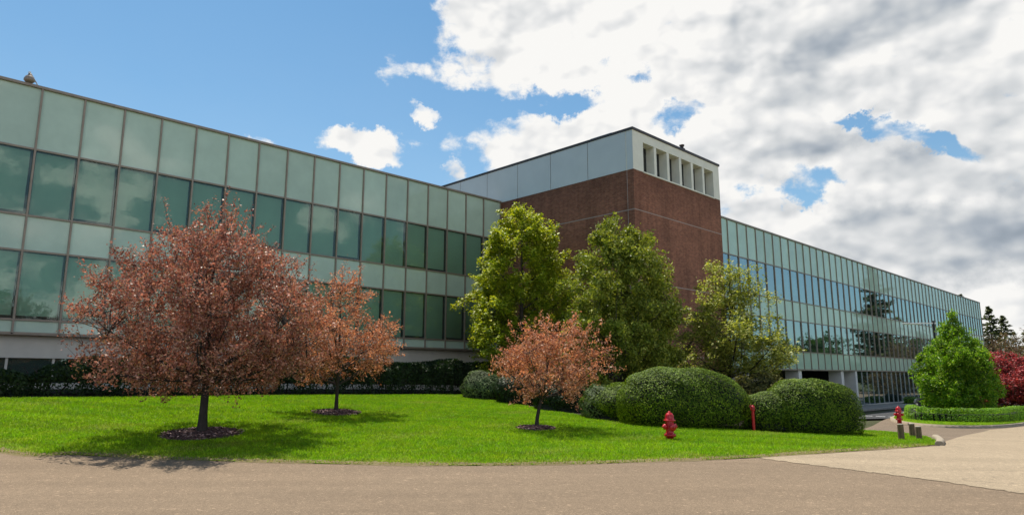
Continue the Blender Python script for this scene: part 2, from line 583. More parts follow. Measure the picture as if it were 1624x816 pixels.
def grass_material(name, blades):
    m, t = material(name)
    co = objco(t)
    big = t.noise(co, 0.35, 5, 0.6)
    mid = t.noise(co, 2.2, 5, 0.65)
    mow = t.noise(t.n('ShaderNodeMapping', {'Vector': co, 'Rotation': (0, 0, .12), 'Scale': (.12, 1.5, 1)}).outputs[0], 1.0, 4, 0.6)
    g = t.mix(t.ramp(big, [(0.3, 0.0), (0.7, 1.0)]), rgb(.135, .282, .004), rgb(.200, .335, .006))
    g = t.mix(t.ramp(mid, [(0.42, 0.0), (0.75, 0.75)]), g, rgb(.290, .360, .012))
    g = t.mix(1.0, g, t.ramp(mow, [(0.3, 0.80), (0.7, 1.15)]), 'MULTIPLY')
    if blades:
        rnd = t.n('ShaderNodeNewGeometry').outputs['Random Per Island']
        g = t.mix(1.0, g, t.ramp(rnd, [(0.0, 0.62), (0.6, 1.05), (1.0, 1.5)]), 'MULTIPLY')
        dry = t.n('ShaderNodeAttribute', attribute_name='tint').outputs['Fac']
        g = t.mix(dry, g, t.ramp(rnd, [(0.0, (.16, .15, .03)), (0.55, (.30, .24, .08)), (1.0, (.45, .36, .18))]))
        b = t.n('ShaderNodeBsdfPrincipled', {'Base Color': g, 'Roughness': 0.6, 'Specular IOR Level': .25})
        tr = t.n('ShaderNodeBsdfTranslucent', {0: t.mix(1.0, g, rgb(1.3, 1.45, .7), 'MULTIPLY')})
        mx = t.n('ShaderNodeMixShader', {0: 0.4, 1: b.outputs[0], 2: tr.outputs[0]})
        finish(t, mx.outputs[0])
    else:
        g = t.mix(1.0, g, rgb(.8, .8, .8), 'MULTIPLY')
        g = t.mix(t.ramp(t.noise(co, 14, 5, .7), [(.4, 0.0), (.8, .5)]), g, rgb(.05, .05, .015))
        b = t.n('ShaderNodeBsdfPrincipled', {'Base Color': g, 'Roughness': 0.95, 'Specular IOR Level': .1})
        finish(t, b.outputs[0])
    return m


M = {}
M['road'] = asphalt('worn tan asphalt', (.176, .127, .084), (.218, .161, .108), 0.6, 0.0)
M['drive'] = asphalt('driveway asphalt', (.160, .119, .083), (.19, .145, .104), 0.4, 0.2)
M['dark'] = asphalt('dark asphalt', (.040, .043, .048), (.060, .062, .066), 0.5)
M['apron'] = asphalt('pale worn concrete', (.285, .224, .152), (.340, .268, .184), 0.45, 0.25)
M['walk'] = simple('grey concrete walk', (.22, .21, .19), .9, 0, .18, 3.0)
M['kerb'] = simple('pale concrete kerb', (.30, .25, .185), .9, 0, .22, 7.0, .01)
M['paint'] = simple('white road paint', (.62, .64, .66), .7, 0, .2, 12.0)
M['soil'] = soil_material('dark planting soil', (.018, .014, .011), (.055, .042, .030))
M['earth'] = soil_material('rough ground', (.035, .045, .018), (.075, .075, .035), 3.0)
M['verge'] = soil_material('dry clippings', (.11, .085, .04), (.30, .24, .13), 22.0)
M['mulch'] = soil_material('bark mulch', (.045, .026, .026), (.14, .085, .085), 30.0)
M['chip'] = leaf_material('bark chips', [(.05, .03, .03), (.15, .09, .085), (.26, .17, .16), (.40, .29, .27)], .6, 0.0)
M['lawn'] = grass_material('lawn base', False)
M['blade'] = grass_material('grass blades', True)
M['brick'] = brick_material()
M['white'] = simple('off white rendered concrete', (.72, .72, .63), .85, 0, .07, 1.6)
M['panel'] = simple('pale grey metal cladding', (.565, .56, .525), .42, .25, .05, .7)
M['joint'] = simple('dark panel joint', (.10, .11, .115), .8)
M['mortar'] = simple('light mortar joint', (.36, .30, .27), .9)
M['coping'] = simple('dark brown metal coping', (.055, .045, .042), .5, .4)
M['bronze'] = simple('bronze mullion metal', (.255, .205, .165), .45, .15, .12, 3.0)
M['conc'] = simple('grey concrete fascia', (.52, .485, .435), .9, 0, .09, 1.4)
M['column'] = simple('painted concrete column', (.62, .62, .62), .8, 0, .06, 2.0)
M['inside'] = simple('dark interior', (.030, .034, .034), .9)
M['blind'] = simple('pale woven roller blind', (.68, .73, .66), .9, 0, .06, .9)
M['glass'] = glass_material('green tinted window glass', (.54, .72, .65), 1.50, (.78, .92, .86), .03)
M['glass_r'] = glass_material('green tinted reflective glass', (.36, .56, .48), 1.9, (.86, .98, 1.0), .33)
M['spandrel'] = spandrel_material('pale green spandrel glass', (.455, .575, .485), 1.5)
M['spandrel_r'] = spandrel_material('pale green spandrel glass, right wing', (.43, .59, .49), 1.5)
M['roofing'] = simple('grey roof gravel', (.16, .155, .15), .95, 0, .2, 8)
M['steel'] = simple('galvanised steel', (.42, .43, .44), .45, .7)
M['lampgrey'] = simple('pale grey lamp metal', (.66, .66, .65), .4, .4)
M['black'] = simple('dark painted metal', (.022, .023, .025), .4, .3)
M['red'] = simple('red hydrant paint', (.46, .008, .018), .34, 0, .12, 9, 0, .45, .12)
M['redworn'] = simple('worn red paint', (.26, .014, .016), .5, 0, .3, 14)
M['timber'] = bark_material('weathered bollard timber', (.14, .092, .055))
M['timbertop'] = simple('pale bollard top', (.33, .29, .23), .9, 0, .25, 18)
M['bark'] = bark_material('dark crabapple bark', (.036, .028, .025))
M['barkg'] = bark_material('grey brown bark', (.075, .062, .048))
M['copper'] = leaf_material('coppery red crabapple leaf', [(0.135, 0.049, 0.035), (0.263, 0.114, 0.080), (0.390, 0.196, 0.142), (0.510, 0.308, 0.237), (0.207, 0.160, 0.055)], .30, .32, (1.5, .95, .8), .4)
M['copper2'] = leaf_material('lighter copper crabapple leaf', [(0.236, 0.088, 0.052), (0.437, 0.202, 0.124), (0.589, 0.316, 0.203), (0.708, 0.440, 0.296)], .34, .34, (1.5, 1.0, .65), .35)
M['mag'] = leaf_material('yellow green leaf', [(0.111, 0.172, 0.011), (0.234, 0.307, 0.022), (0.379, 0.429, 0.035), (0.533, 0.539, 0.066)], .36, .30, (1.6, 1.5, .5), .5)
M['mag2'] = leaf_material('mid green leaf', [(0.079, 0.118, 0.014), (0.166, 0.212, 0.025), (0.264, 0.306, 0.040), (0.417, 0.422, 0.073)], .36, .28, (1.5, 1.5, .6), .5)
M['mag3'] = leaf_material('pale olive leaf', [(0.113, 0.147, 0.025), (0.224, 0.267, 0.046), (0.375, 0.400, 0.090), (0.544, 0.533, 0.129)], .40, .30, (1.5, 1.5, .6), .5)
M['bright'] = leaf_material('bright green leaf', [(0.051, 0.126, 0.011), (0.111, 0.228, 0.016), (0.203, 0.326, 0.025), (0.315, 0.398, 0.045)], .34, .42, (1.4, 1.6, .5), .6)
M['maple'] = leaf_material('crimson maple leaf', [(0.084, 0.013, 0.018), (0.224, 0.034, 0.042), (0.370, 0.073, 0.079), (0.448, 0.134, 0.119)], .42, .34, (1.6, .7, .7), .5)
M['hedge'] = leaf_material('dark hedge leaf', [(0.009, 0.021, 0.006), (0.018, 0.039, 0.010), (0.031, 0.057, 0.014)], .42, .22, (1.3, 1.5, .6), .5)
M['sage'] = leaf_material('grey green shrub leaf', [(0.050, 0.084, 0.032), (0.095, 0.140, 0.054), (0.150, 0.200, 0.081)], .5, .25, (1.3, 1.4, .8), .4)
M['dome'] = leaf_material('clipped holly leaf', [(0.028, 0.059, 0.004), (0.062, 0.115, 0.007), (0.113, 0.181, 0.014), (0.181, 0.242, 0.026)], .42, .26, (1.6, 1.6, .5), .25)
M['yew'] = leaf_material('olive brown yew leaf', [(0.060, 0.063, 0.017), (0.112, 0.112, 0.031), (0.165, 0.151, 0.048)], .55, .25, (1.3, 1.3, .6), .3)
M['box'] = leaf_material('clipped box leaf', [(0.081, 0.192, 0.015), (0.144, 0.283, 0.022), (0.234, 0.382, 0.039)], .42, .32, (1.4, 1.5, .5), .5)
M['conifer'] = leaf_material('dark spruce needle', [(0.035, 0.049, 0.022), (0.074, 0.090, 0.036), (0.133, 0.139, 0.058)], .6, .3, (1.3, 1.4, .8), .3)
M['far'] = leaf_material('far tree leaf', [(.030, .062, .016), (.050, .095, .024), (.08, .13, .036)], .5, .3, (1.3, 1.5, .6), .3)
M['brown'] = leaf_material('brown budding twig', [(0.120, 0.078, 0.050), (0.192, 0.132, 0.083), (0.192, 0.168, 0.066)], .7, .25, (1.2, 1.1, .8), .2)
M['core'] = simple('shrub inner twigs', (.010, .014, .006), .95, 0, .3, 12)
M['carpaint'] = simple('dark car paint', (.012, .012, .014), .2, .3, .05, 3, 0, .6, .8)
M['carglass'] = simple('dark car glass', (.02, .025, .03), .05, 0, .05, 3)
M['taillight'] = simple('red tail light lens', (.55, .01, .012), .15, 0, .1, 6, 0, .6, .5)
M['tyre'] = simple('black tyre rubber', (.02, .02, .02), .85)


# ------------------------------------------------------------------ ground sheets
LAT = np.concatenate([np.arange(-60, -16, 2.0), np.arange(-16, 40, 1.0), np.arange(40, 140, 2.0)])


def sheet(name, poly, mat, dz, label=None, skirt=0.0):
    bm = bmesh.new()
    vs = [bm.verts.new((p[0], p[1], 0)) for p in poly]
    bm.faces.new(vs)
    xs = [p[0] for p in poly]
    ys = [p[1] for p in poly]
    for c in LAT:
        if min(xs) < c < max(xs):
            bmesh.ops.bisect_plane(bm, geom=bm.verts[:] + bm.edges[:] + bm.faces[:], plane_co=(c, 0, 0), plane_no=(1, 0, 0), dist=1e-5)
        if min(ys) < c < max(ys):
            bmesh.ops.bisect_plane(bm, geom=bm.verts[:] + bm.edges[:] + bm.faces[:], plane_co=(0, c, 0), plane_no=(0, 1, 0), dist=1e-5)
    bmesh.ops.triangulate(bm, faces=bm.faces[:])
    P = np.array([(v.co.x, v.co.y) for v in bm.verts])
    Z = ground(P[:, 0], P[:, 1])
    for v, z in zip(bm.verts, Z):
        v.co.z = z + dz
    bmesh.ops.recalc_face_normals(bm, faces=bm.faces)
    up = sum(f.normal.z for f in bm.faces)
    if up < 0:
        bmesh.ops.reverse_faces(bm, faces=bm.faces)
    if skirt:
        bd = [e for e in bm.edges if len(e.link_faces) == 1]
        r = bmesh.ops.extrude_edge_only(bm, edges=bd)
        for g in r['geom']:
            if isinstance(g, bmesh.types.BMVert):
                g.co.z -= skirt
    for f in bm.faces:
        f.smooth = True
    me = bpy.data.meshes.new(name)
    bm.to_mesh(me)
    bm.free()
    me.materials.append(mat)
    o = link(name, me)
    tag(o, label, None, None, 'structure')
    return o


def smooth_line(pts, n=6):
    """Catmull-Rom through 2D points"""
    pts = [Vector((p[0], p[1])) for p in pts]
    out = []
    for i in range(len(pts) - 1):
        p0 = pts[max(i - 1, 0)]
        p1, p2 = pts[i], pts[i + 1]
        p3 = pts[min(i + 2, len(pts) - 1)]
        for k in range(n):
            t = k / n
            out.append(0.5 * ((2 * p1) + (p2 - p0) * t + (2 * p0 - 5 * p1 + 4 * p2 - p3) * t * t + (3 * p1 - p0 - 3 * p2 + p3) * t ** 3))
    out.append(pts[-1])
    return [(p.x, p.y) for p in out]


def gp2(px, py):
    p = gpx(px, py)
    return (p.x, p.y)


# outer ground to the horizon
gx = np.concatenate([[-1500, -700, -350, -180, -100], LAT, [180, 260, 400, 750, 1500]])
gy = np.concatenate([[-1500, -700, -350, -180, -100], LAT, [180, 260, 400, 750, 1500]])
X, Y = np.meshgrid(gx, gy, indexing='ij')
Z = ground(X, Y) - 0.10
ny = len(gy)
idx = np.arange(X.size).reshape(X.shape)
F = np.stack([idx[:-1, :-1], idx[1:, :-1], idx[1:, 1:], idx[:-1, 1:]], -1).reshape(-1, 4)
o = link('ground', np_mesh('ground', np.stack([X, Y, Z], -1).reshape(-1, 3), F, M['earth'], True))
tag(o, 'rough green ground stretching out behind the buildings and trees', None, None, 'structure')

front_px = [(0, 717), (110, 721), (230, 727), (430, 733), (590, 736.5), (750, 738), (880, 736.5), (1000, 733), (1205, 725), (1400, 712), (1470, 706.5)]
front = [gp2(*p) for p in front_px]
front = [(-24.5, 23.5), (-19, 19.4)] + front
tip = [gp2(1483, 705), gp2(1487, 701)]
right = [gp2(1470, 693), gp2(1440, 688), gp2(1400, 684.5), gp2(1368, 683)]
back = [gp2(1300, 689), gp2(1250, 688), gp2(1180, 683), gp2(1090, 678), gp2(1000, 671), gp2(940, 662), gp2(880, 652), gp2(820, 641), gp2(770, 633), gp2(735, 628.5)]
AZD = math.radians(45.2)
dv = np.array([math.sin(AZD), math.cos(AZD)])
iv = np.array([-math.cos(AZD), math.sin(AZD)])


def W(s, D, z=0.0):
    p = dv * s + iv * D
    return Vector((p[0], p[1], z))


hb = [W(22.6, 26.0)[:2], W(14, 26.0)[:2], W(6, 26.0)[:2], W(0, 26.0)[:2], W(-9, 26.0)[:2]]
front_s = smooth_line(front, 5)
lawn_poly = front_s + tip + right + back + hb
FRONT = front_s

# main road: everything on the camera's side
road_poly = [(-60, 48), (-24.5, 23.3)] + [(x, y + .15) for x, y in front_s] + [gp2(1490, 703)]
road_poly = [(-58, -40), (-58, 50)] + [(x, y + .25) for x, y in front_s] + [gp2(1498, 706), (60, 24), (90, 5), (90, -40)]
sheet('road', road_poly, M['road'], 0.0, 'wide worn tan asphalt road across the foreground')
# driveway going in to the right
dr = [gp2(1499, 708)] + [tip[1]] + [(x - .1, y + .1) for x, y in right] + [W(47, 14)[:2], W(60, 17.5)[:2], W(69, 19.0)[:2], W(85, 19)[:2], W(130, 19)[:2], W(140, -30)[:2], (80, 20), (60, 18)]
sheet('driveway', dr, M['drive'], 0.004, 'asphalt driveway curving in past the planted island')
dk = [gp2(1362, 664), gp2(1442, 660), gp2(1470, 657), W(90, 12)[:2], W(120, 12)[:2], W(120, 18.8)[:2], W(69, 18.9)[:2], W(58, 17.4)[:2], gp2(1340, 660)]
sheet('drop_off_lane', dk, M['dark'], 0.008, 'dark new asphalt lane by the entrance')
ra = random.Random(8)
edge_ = [gp2(1205, 726.5), gp2(1320, 741), gp2(1470, 760), gp2(1624, 783), gp2(1760, 806)]
ap = [(x + ra.gauss(0, .03), y + ra.gauss(0, .03)) for x, y in smooth_line(edge_, 26)]
ap += [ (55, 11.5), (50, 22), gp2(1700, 668), gp2(1624, 676), gp2(1570, 681), gp2(1530, 690), gp2(1500, 699.5),
      gp2(1490, 707), gp2(1400, 713.5), gp2(1300, 720)]
sheet('concrete_apron', ap, M['apron'], 0.008, 'pale worn concrete apron joining road and driveway')
sheet('lawn', lawn_poly, M['lawn'], 0.016, 'bright green mown lawn sloping up to the hedge', 0)
bed = [lawn_poly[-1]] + hb[::-1][1:] + back[::-1] + [gp2(1335, 687), gp2(1343, 672), gp2(1338, 655), W(54, 19.7)[:2], W(54, 23.5)[:2], W(30, 36)[:2], W(-12, 36)[:2]]
sheet('planting_bed', bed, M['soil'], 0.020, 'dark soil planting bed along the buildings')
walk = [W(54, 19.6)[:2], W(69, 19.2)[:2], W(130, 19.2)[:2], W(130, 22.8)[:2], W(54, 22.8)[:2]]
sheet('sidewalk', walk, M['walk'], 0.10, 'grey concrete walk in front of the glass wing', 0.15)
# strip of dry clippings along the road
vp = [(x, y) for x, y in front_s]
inner = []
rr = random.Random(2)
vp = smooth_line(front, 24)
for i, (x, y) in enumerate(vp):
    a = Vector(vp[max(i - 1, 0)])
    b = Vector(vp[min(i + 1, len(vp) - 1)])
    t = (b - a).normalized()
    nrm = Vector((-t.y, t.x))
    w_ = 0.13 + rr.random() * 0.20
    inner.append((x + nrm.x * w_, y + nrm.y * w_))
outer = []
for i, (x, y) in enumerate(vp):
    a = Vector(vp[max(i - 1, 0)])
    b = Vector(vp[min(i + 1, len(vp) - 1)])
    t = (b - a).normalized()
    w_ = 0.02 + rr.random() * 0.06 + .03 * math.sin(x * 2.3)
    outer.append((x + t.y * w_, y - t.x * w_))
V_, F_ = [], []
for i in range(len(vp)):
    o_, n_ = Vector(outer[i]), Vector(inner[i])
    for k, (f_, dz_) in enumerate([(0.0, .003), (.35, .022), (.7, .034), (1.0, .030)]):
        q_ = o_ * (1 - f_) + n_ * f_
        V_.append((q_.x, q_.y, gz(q_.x, q_.y) + dz_))
for i in range(len(vp) - 1):
    for k in range(3):
        F_.append((4 * i + k, 4 * i + 4 + k, 4 * i + 5 + k, 4 * i + 1 + k))
tag(link('grass_verge', np_mesh('grass_verge', V_, F_, M['verge'], True)), 'strip of dry clippings where the lawn meets the road', None, None, 'structure')

# white dashes on the dark lane
for k, (a, b) in enumerate([(1367, 1384), (1389, 1404), (1410, 1424)]):
    y0 = 659.0 + k * 0.7
    p, q = Vector(gp2(a, y0)), Vector(gp2(b, y0 + .4))
    t = (q - p).normalized()
    nrm = Vector((-t.y, t.x)) * 0.16
    o = sheet('lane_dash', [p + nrm, q + nrm, q - nrm, p - nrm], M['paint'], 0.014,
              'white painted dash on the dark lane', 0)
    o['group'] = 'white dashes on the drop-off lane'


# ------------------------------------------------------------------ buildings
ROT = math.pi / 2 - AZD
ROOF, WT, WB, W2T, W2B = 11.32 + EYE, 8.77 + EYE, 6.12 + EYE, 4.75 + EYE, 2.12 + EYE


def shared(name, me, parent, loc, tilt=None):
    o = link(name, me, parent, loc)
    if tilt:
        o.rotation_euler = tilt
    return o


rb = random.Random(11)


def wing_rows(root, s_off, n, mod, bands, zb, glass, spand, blind_p, mull_bot, mull_top, limit=100):
    """bands: list of (part name, z low, z high); local frame x along the facade, y into the building"""
    g = 0.035
    metas = []
    counts = {}
    for name, z0, z1 in bands:
        is_win = 'window' in name
        w0, w1 = g, mod - g
        me = MB()
        me.add([(0, 0, 0), (w1 - w0, 0, 0), (w1 - w0, 0, z1 - z0 - 2 * g), (0, 0, z1 - z0 - 2 * g)], [(0, 1, 2, 3)])
        pm = me.mesh(name, glass if is_win else spand)
        # thickness
        pm2 = boxmesh(name, (0, 0, 0), (w1 - w0, 0.02, z1 - z0 - 2 * g), glass if is_win else spand)
        metas.append((name, z0, z1, is_win, pm if is_win else pm2, w1 - w0))
    for name, z0, z1, is_win, pm, ww in metas:
        bl = {}
        for fr in (1.0, 0.96, 0.8, 0.55, 0.35):
            h = (z1 - z0) * fr - 0.12
            bl[fr] = boxmesh('blind', (0, 0, 0), (ww - 0.10, 0.01, h), M['blind'])
        rest = []
        for k in range(n):
            x = s_off + k * mod
            if is_win:
                counts[name] = counts.get(name, 0) + 1
                if counts[name] > limit:
                    rest.append((x + g, z0 + g))
                    continue
            tilt = (rb.gauss(0, .0022), 0, rb.gauss(0, .0022)) if is_win else (rb.gauss(0, .0012), 0, rb.gauss(0, .0012))
            o = shared(name, pm, root, (x + g, 0.0, z0 + g - zb), tilt)
            if is_win:
                fr = blind_p(k, z0)
                if fr:
                    h = (z1 - z0) * fr - 0.12
                    shared('blind', bl[fr], o, (0.02 + .04 * rb.random(), 0.13, (z1 - z0) - 2 * g - 0.03 - h))
        if rest:
            m = MB()
            for x, z in rest:
                m.add([(x, 0, z - zb), (x + ww, 0, z - zb), (x + ww, 0, z - zb + z1 - z0 - 2 * g), (x, 0, z - zb + z1 - z0 - 2 * g)], [(0, 1, 2, 3)])
            o = m.build(name + '_row', glass, root)
            o['kind'] = 'stuff'
    mm = boxmesh('mullion', (-0.034, -0.07, mull_bot - zb), (0.034, 0.05, mull_top - zb), M['bronze'])
    for k in range(n + 1):
        shared('mullion', mm, root, (s_off + k * mod, 0, 0))
    zs = sorted({b[1] for b in bands} | {b[2] for b in bands})
    for z in zs[:-1]:
        m = MB()
        for k in range(n):
            m.box((s_off + k * mod + 0.034, -0.055, z - 0.036 - zb), (s_off + (k + 1) * mod - 0.034, 0.045, z + 0.036 - zb))
        m.build('transom', M['bronze'], root)


# --- left wing
MODL = 1.4875
NL = 23
SL0 = 4.58 - 6 * MODL
LEN = NL * MODL
zbl = 0.6
DL = 31.2
lw = thing('office_wing', 'long green glass office wing behind the dark hedge on the left', 'office wing', W(SL0, DL, zbl), ROT)
APL = 1.62 + EYE
wing_rows(lw, 0.0, NL, MODL, [('apron_panel', APL, W2B), ('window', W2B, W2T), ('spandrel_panel', W2T, WB), ('window', WB, WT), ('parapet_panel', WT, ROOF)],
          zbl, M['glass'], M['spandrel'], lambda k, z: rb.choice([1.0, 1.0, .96, .96, 1.0]), APL, ROOF)
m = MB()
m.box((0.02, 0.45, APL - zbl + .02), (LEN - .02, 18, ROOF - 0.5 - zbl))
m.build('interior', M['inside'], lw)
m = MB()
m.box((0, 0.03, ROOF - 0.48 - zbl), (LEN, 18.1, ROOF - 0.06 - zbl))
m.build('roof', M['roofing'], lw)
m = MB()
m.box((-0.1, -0.10, ROOF - 0.055 - zbl), (LEN + .02, 0.25, ROOF + 0.05 - zbl))
m.build('roof_coping', M['bronze'], lw)
m = MB()
m.box((0, -0.06, APL - .07 - zbl), (LEN, 0.3, APL - .04 - zbl))
m.build('drip_rail', M['bronze'], lw)
m = MB()
m.box((0, 0.28, .78 + EYE - zbl), (LEN, 0.75, APL - .04 - zbl))
m.build('concrete_fascia', M['conc'], lw)
m = MB()
m.box((0, 0.24, .70 + EYE - zbl), (LEN, 0.42, .777 + EYE - zbl))
for k in range(0, NL + 1):
    m.box((k * MODL - .04, 0.30, -.25 + EYE - zbl), (k * MODL + .04, 0.40, .70 + EYE - zbl))
m.build('window_frame', M['conc'], lw)
pane = boxmesh('window_pane', (0.05, 0, 0), (MODL - .05, 0.015, .95), M['glass'])
for k in range(NL):
    shared('strip_window', pane, lw, (k * MODL, 0.36, -.25 + EYE - zbl))
m = MB()
m.box((0, 0.34, -0.9), (LEN, 0.8, -.25 + EYE - zbl))
m.build('plinth_wall', M['conc'], lw)
m = MB()
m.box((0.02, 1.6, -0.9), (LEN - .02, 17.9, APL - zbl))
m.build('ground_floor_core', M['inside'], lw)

# --- right wing
MODR = 1.49
DR = 23.0
SR0 = 44.86 - 4 * MODR
NR = 58
LENR = NR * MODR
zbr = -1.03
rw = thing('office_wing', 'long reflective green glass office wing running off to the right of the brick tower', 'office wing', W(SR0, DR, zbr), ROT)
rw['group'] = lw['group'] = 'glass office wings'
APR = 0.57 + EYE
wing_rows(rw, 0.0, NR, MODR, [('apron_panel', APR, 1.99 + EYE), ('window', 1.99 + EYE, 4.5 + EYE), ('spandrel_panel', 4.5 + EYE, WB - .02), ('window', WB - .02, 8.70 + EYE), ('parapet_panel', 8.70 + EYE, ROOF)],
          zbr, M['glass_r'], M['spandrel_r'], lambda k, z: rb.choice([None, 1.0, 1.0, .8, .55, None]), APR, ROOF)
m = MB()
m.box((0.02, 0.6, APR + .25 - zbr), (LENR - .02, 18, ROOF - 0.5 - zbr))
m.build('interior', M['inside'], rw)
m = MB()
m.box((0, 0.03, ROOF - 0.48 - zbr), (LENR, 18.1, ROOF - 0.06 - zbr))
m.build('roof', M['roofing'], rw)
m = MB()
m.box((-0.1, -0.10, ROOF - 0.055 - zbr), (LENR + .1, 0.25, ROOF + 0.05 - zbr))
m.build('roof_coping', M['bronze'], rw)
m = MB()
m.box((0, -0.05, APR - .05 - zbr), (LENR, 18, APR + .2 - zbr - .235 + .03))
m.build('soffit', M['conc'], rw)
m = MB()
m.box((LENR + 0.005, 0.03, APR - zbr), (LENR + .12, 18, ROOF - .07 - zbr))
m.build('end_wall', M['spandrel_r'], rw)
s69 = 69.0 - SR0
for sx in (56.5, 65.85, 47.2):
    m = MB()
    m.box((sx - .62 - SR0, 0.12, -0.4), (sx - SR0, 1.25, APR - .05 - zbr))
    m.build('column', M['column'], rw, bevel=.015)
m = MB()
m.box((68.55 - SR0, 0.02, -0.4), (69.0 - SR0, 1.7, APR - .05 - zbr))
m.build('end_pier', M['column'], rw, bevel=.015)
m = MB()
m.box((0, 5.0, -.4), (s69 + 1.2, 5.3, APR - .05 - zbr))
m.box((s69 + .2, 1.7, -.4), (s69 + .5, 4.99, APR - .05 - zbr))
m.build('recess_wall', M['inside'], rw)
ng = int((LENR - s69) / MODR)
gpane = boxmesh('ground_floor_pane', (.035, 0, 0), (MODR - .035, .015, APR - .09 - zbr), M['glass_r'])
gm = boxmesh('mullion', (-.03, -.05, 0), (.03, .06, APR - .06 - zbr), M['steel'])
for k in range(ng):
    shared('ground_floor_pane', gpane, rw, (s69 + k * MODR, .1, .0), (rb.gauss(0, .0015), 0, rb.gauss(0, .0015)))
    shared('door_mullion', gm, rw, (s69 + k * MODR + MODR, .1, 0))
m = MB()
m.box((s69 + .51, 2.6, -.4), (LENR, 3.0, APR - .05 - zbr))
m.build('recess_wall', M['inside'], rw)
m = MB()
m.box((s69, -0.04, -.35), (LENR, .35, .10))
m.build('base_kerb', M['conc'], rw)

# --- brick tower
ST0, ST1, DT0, DT1 = 29.93, 39.56, 20.65, 48.0
zbt = -0.2
TOP, BAND, JNT = 13.68 + EYE, 11.27 + EYE, 9.0 + EYE
tw = thing('brick_tower', 'tall red brick tower with pale top band between the two glass wings', 'tower', W(ST0, DT0, zbt), ROT)
WX, DY = ST1 - ST0, DT1 - DT0
m = MB()
m.box((0, 0, -.8), (WX, DY, BAND - zbt))
m.build('brick_wall', M['brick'], tw)
# fine horizontal joints
for z in (JNT, JNT - 3.95, JNT - 7.9):
    m = MB()
    m.box((-.006, -.006, z - .022 - zbt), (WX + .006, DY, z + .022 - zbt))
    m.build('mortar_joint', M['mortar'], tw)
m = MB()
m.box((-.006, .42, 0), (.05, .45, BAND - zbt - .002))
m.build('control_joint', M['mortar'], tw)
H = TOP - BAND
# pale wall with six openings on the front
ox0, ox1 = 30.93 - ST0, 38.80 - ST0
z0, z1 = BAND + .03 - zbt, 13.02 + EYE - zbt
fin = 0.25
wop = ((ox1 - ox0) - 5 * fin) / 6
m = MB()
T = 0.60
m.box((0, 0, BAND - zbt + .001), (ox0, T, TOP - .14 - zbt))
m.box((ox1, 0, BAND - zbt + .001), (WX, T, TOP - .14 - zbt))
m.box((ox0 + .0005, 0, z1), (ox1 - .0005, T, TOP - .14 - zbt))
m.build('front_wall', M['white'], tw)
for k in range(5):
    x = ox0 + wop * (k + 1) + fin * k
    m = MB()
    m.box((x, 0.01, z0 + .002), (x + fin, T, z1 - .001))
    m.build('fin', M['white'], tw)
m = MB()
m.box((ox0 - .03, -.05, BAND - zbt - .05), (ox1 + .03, T, BAND + .03 - zbt))
m.build('sill', M['white'], tw)
gp = boxmesh('louvre_window', (0, 0, 0), (wop, .02, z1 - z0), M['carglass'])
for k in range(6):
    shared('louvre_window', gp, tw, (ox0 + k * (wop + fin), T - .05, z0))
m = MB()
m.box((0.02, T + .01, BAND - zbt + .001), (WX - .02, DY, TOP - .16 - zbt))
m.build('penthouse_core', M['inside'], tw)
# cladding panels on the side
edges = [0.03, 3.18, 6.10, 8.95, 11.85, 14.65, 17.5, 20.4, 23.3, DY]
for a, b in zip(edges[:-1], edges[1:]):
    m = MB()
    if a < .1:
        a0 = 0.45
    else:
        a0 = a
    m.box((-.02, a0 + .018, BAND - zbt + .004), (0.016, b - .018, TOP - .14 - zbt))
    m.build('cladding_panel', M['panel'], tw)
m = MB()
m.box((-.012, .012, BAND - zbt + .004), (-.0, .42, TOP - .14 - zbt))
m.build('corner_trim', M['panel'], tw)
m = MB()
m.box((-.06, -.06, TOP - .138 - zbt), (WX + .06, DY + .05, TOP + .0 - zbt))
m.build('coping', M['coping'], tw)
m = MB()
m.box((WX + .001, T, BAND - zbt + .004), (WX + .03, DY, TOP - .14 - zbt))
m.build('cladding_panel', M['panel'], tw)

# roof fittings
zt = TOP
vx = W(36.4, 21.4, zt)
rv = thing('roof_vent', 'small steel vent pipe with cap on the brick tower roof', 'vent', vx)
m = MB()
m.tube([(0, 0, -.0), (0, 0, .5)], .10, 12)
m.build('pipe', M['coping'], rv)
m = MB()
m.lathe([(.0, .38), (.20, .40), (.20, .47), (.11, .52), (.11, .66), (.16, .67), (.16, .74), (0, .75)], 14)
m.build('cap', M['coping'], rv)
rc = thing('roof_hatch', 'low dark hatch lying on the brick tower roof edge', 'roof hatch', W(30.6, 23.6, zt), ROT)
m = MB()
m.box((-.25, -1.2, 0), (.5, 1.8, .16))
m.build('curb', M['coping'], rc)
m = MB()
m.box((-.29, -1.24, .162), (.54, 0.3, .22))
m.build('lid', M['steel'], rc)


def flood(s, label):
    r = thing('roof_floodlight', label, 'floodlight', W(s, DL - .02, ROOF + .05), ROT)
    m = MB()
    m.lathe([(0, 0), (.13, .0), (.19, .06), (.19, .12), (.15, .22), (.07, .30), (.06, .36), (0, .37)], 16, (0, -.06, .03))
    m.build('lamp_housing', M['bronze'], r)
    m = MB()
    m.tube([(0, -.02, .38), (.05, .0, .40), (.34, .12, .02)], .022, 8)
    m.box((.26, .06, -.0), (.42, .20, .03))
    m.build('strut', M['steel'], r)
    m = MB()
    m.tube([(-.02, -.06, .34), (-.02, -.06, .46)], .045, 10)
    m.build('socket', M['lampgrey'], r)


flood(4.10, 'grey dome floodlight with a slanted strut on the left roof edge')

# ------------------------------------------------------------------ foliage
def rand_dirs(rng, n):
    v = rng.normal(size=(n, 3))
    return v / np.linalg.norm(v, axis=1, keepdims=True)


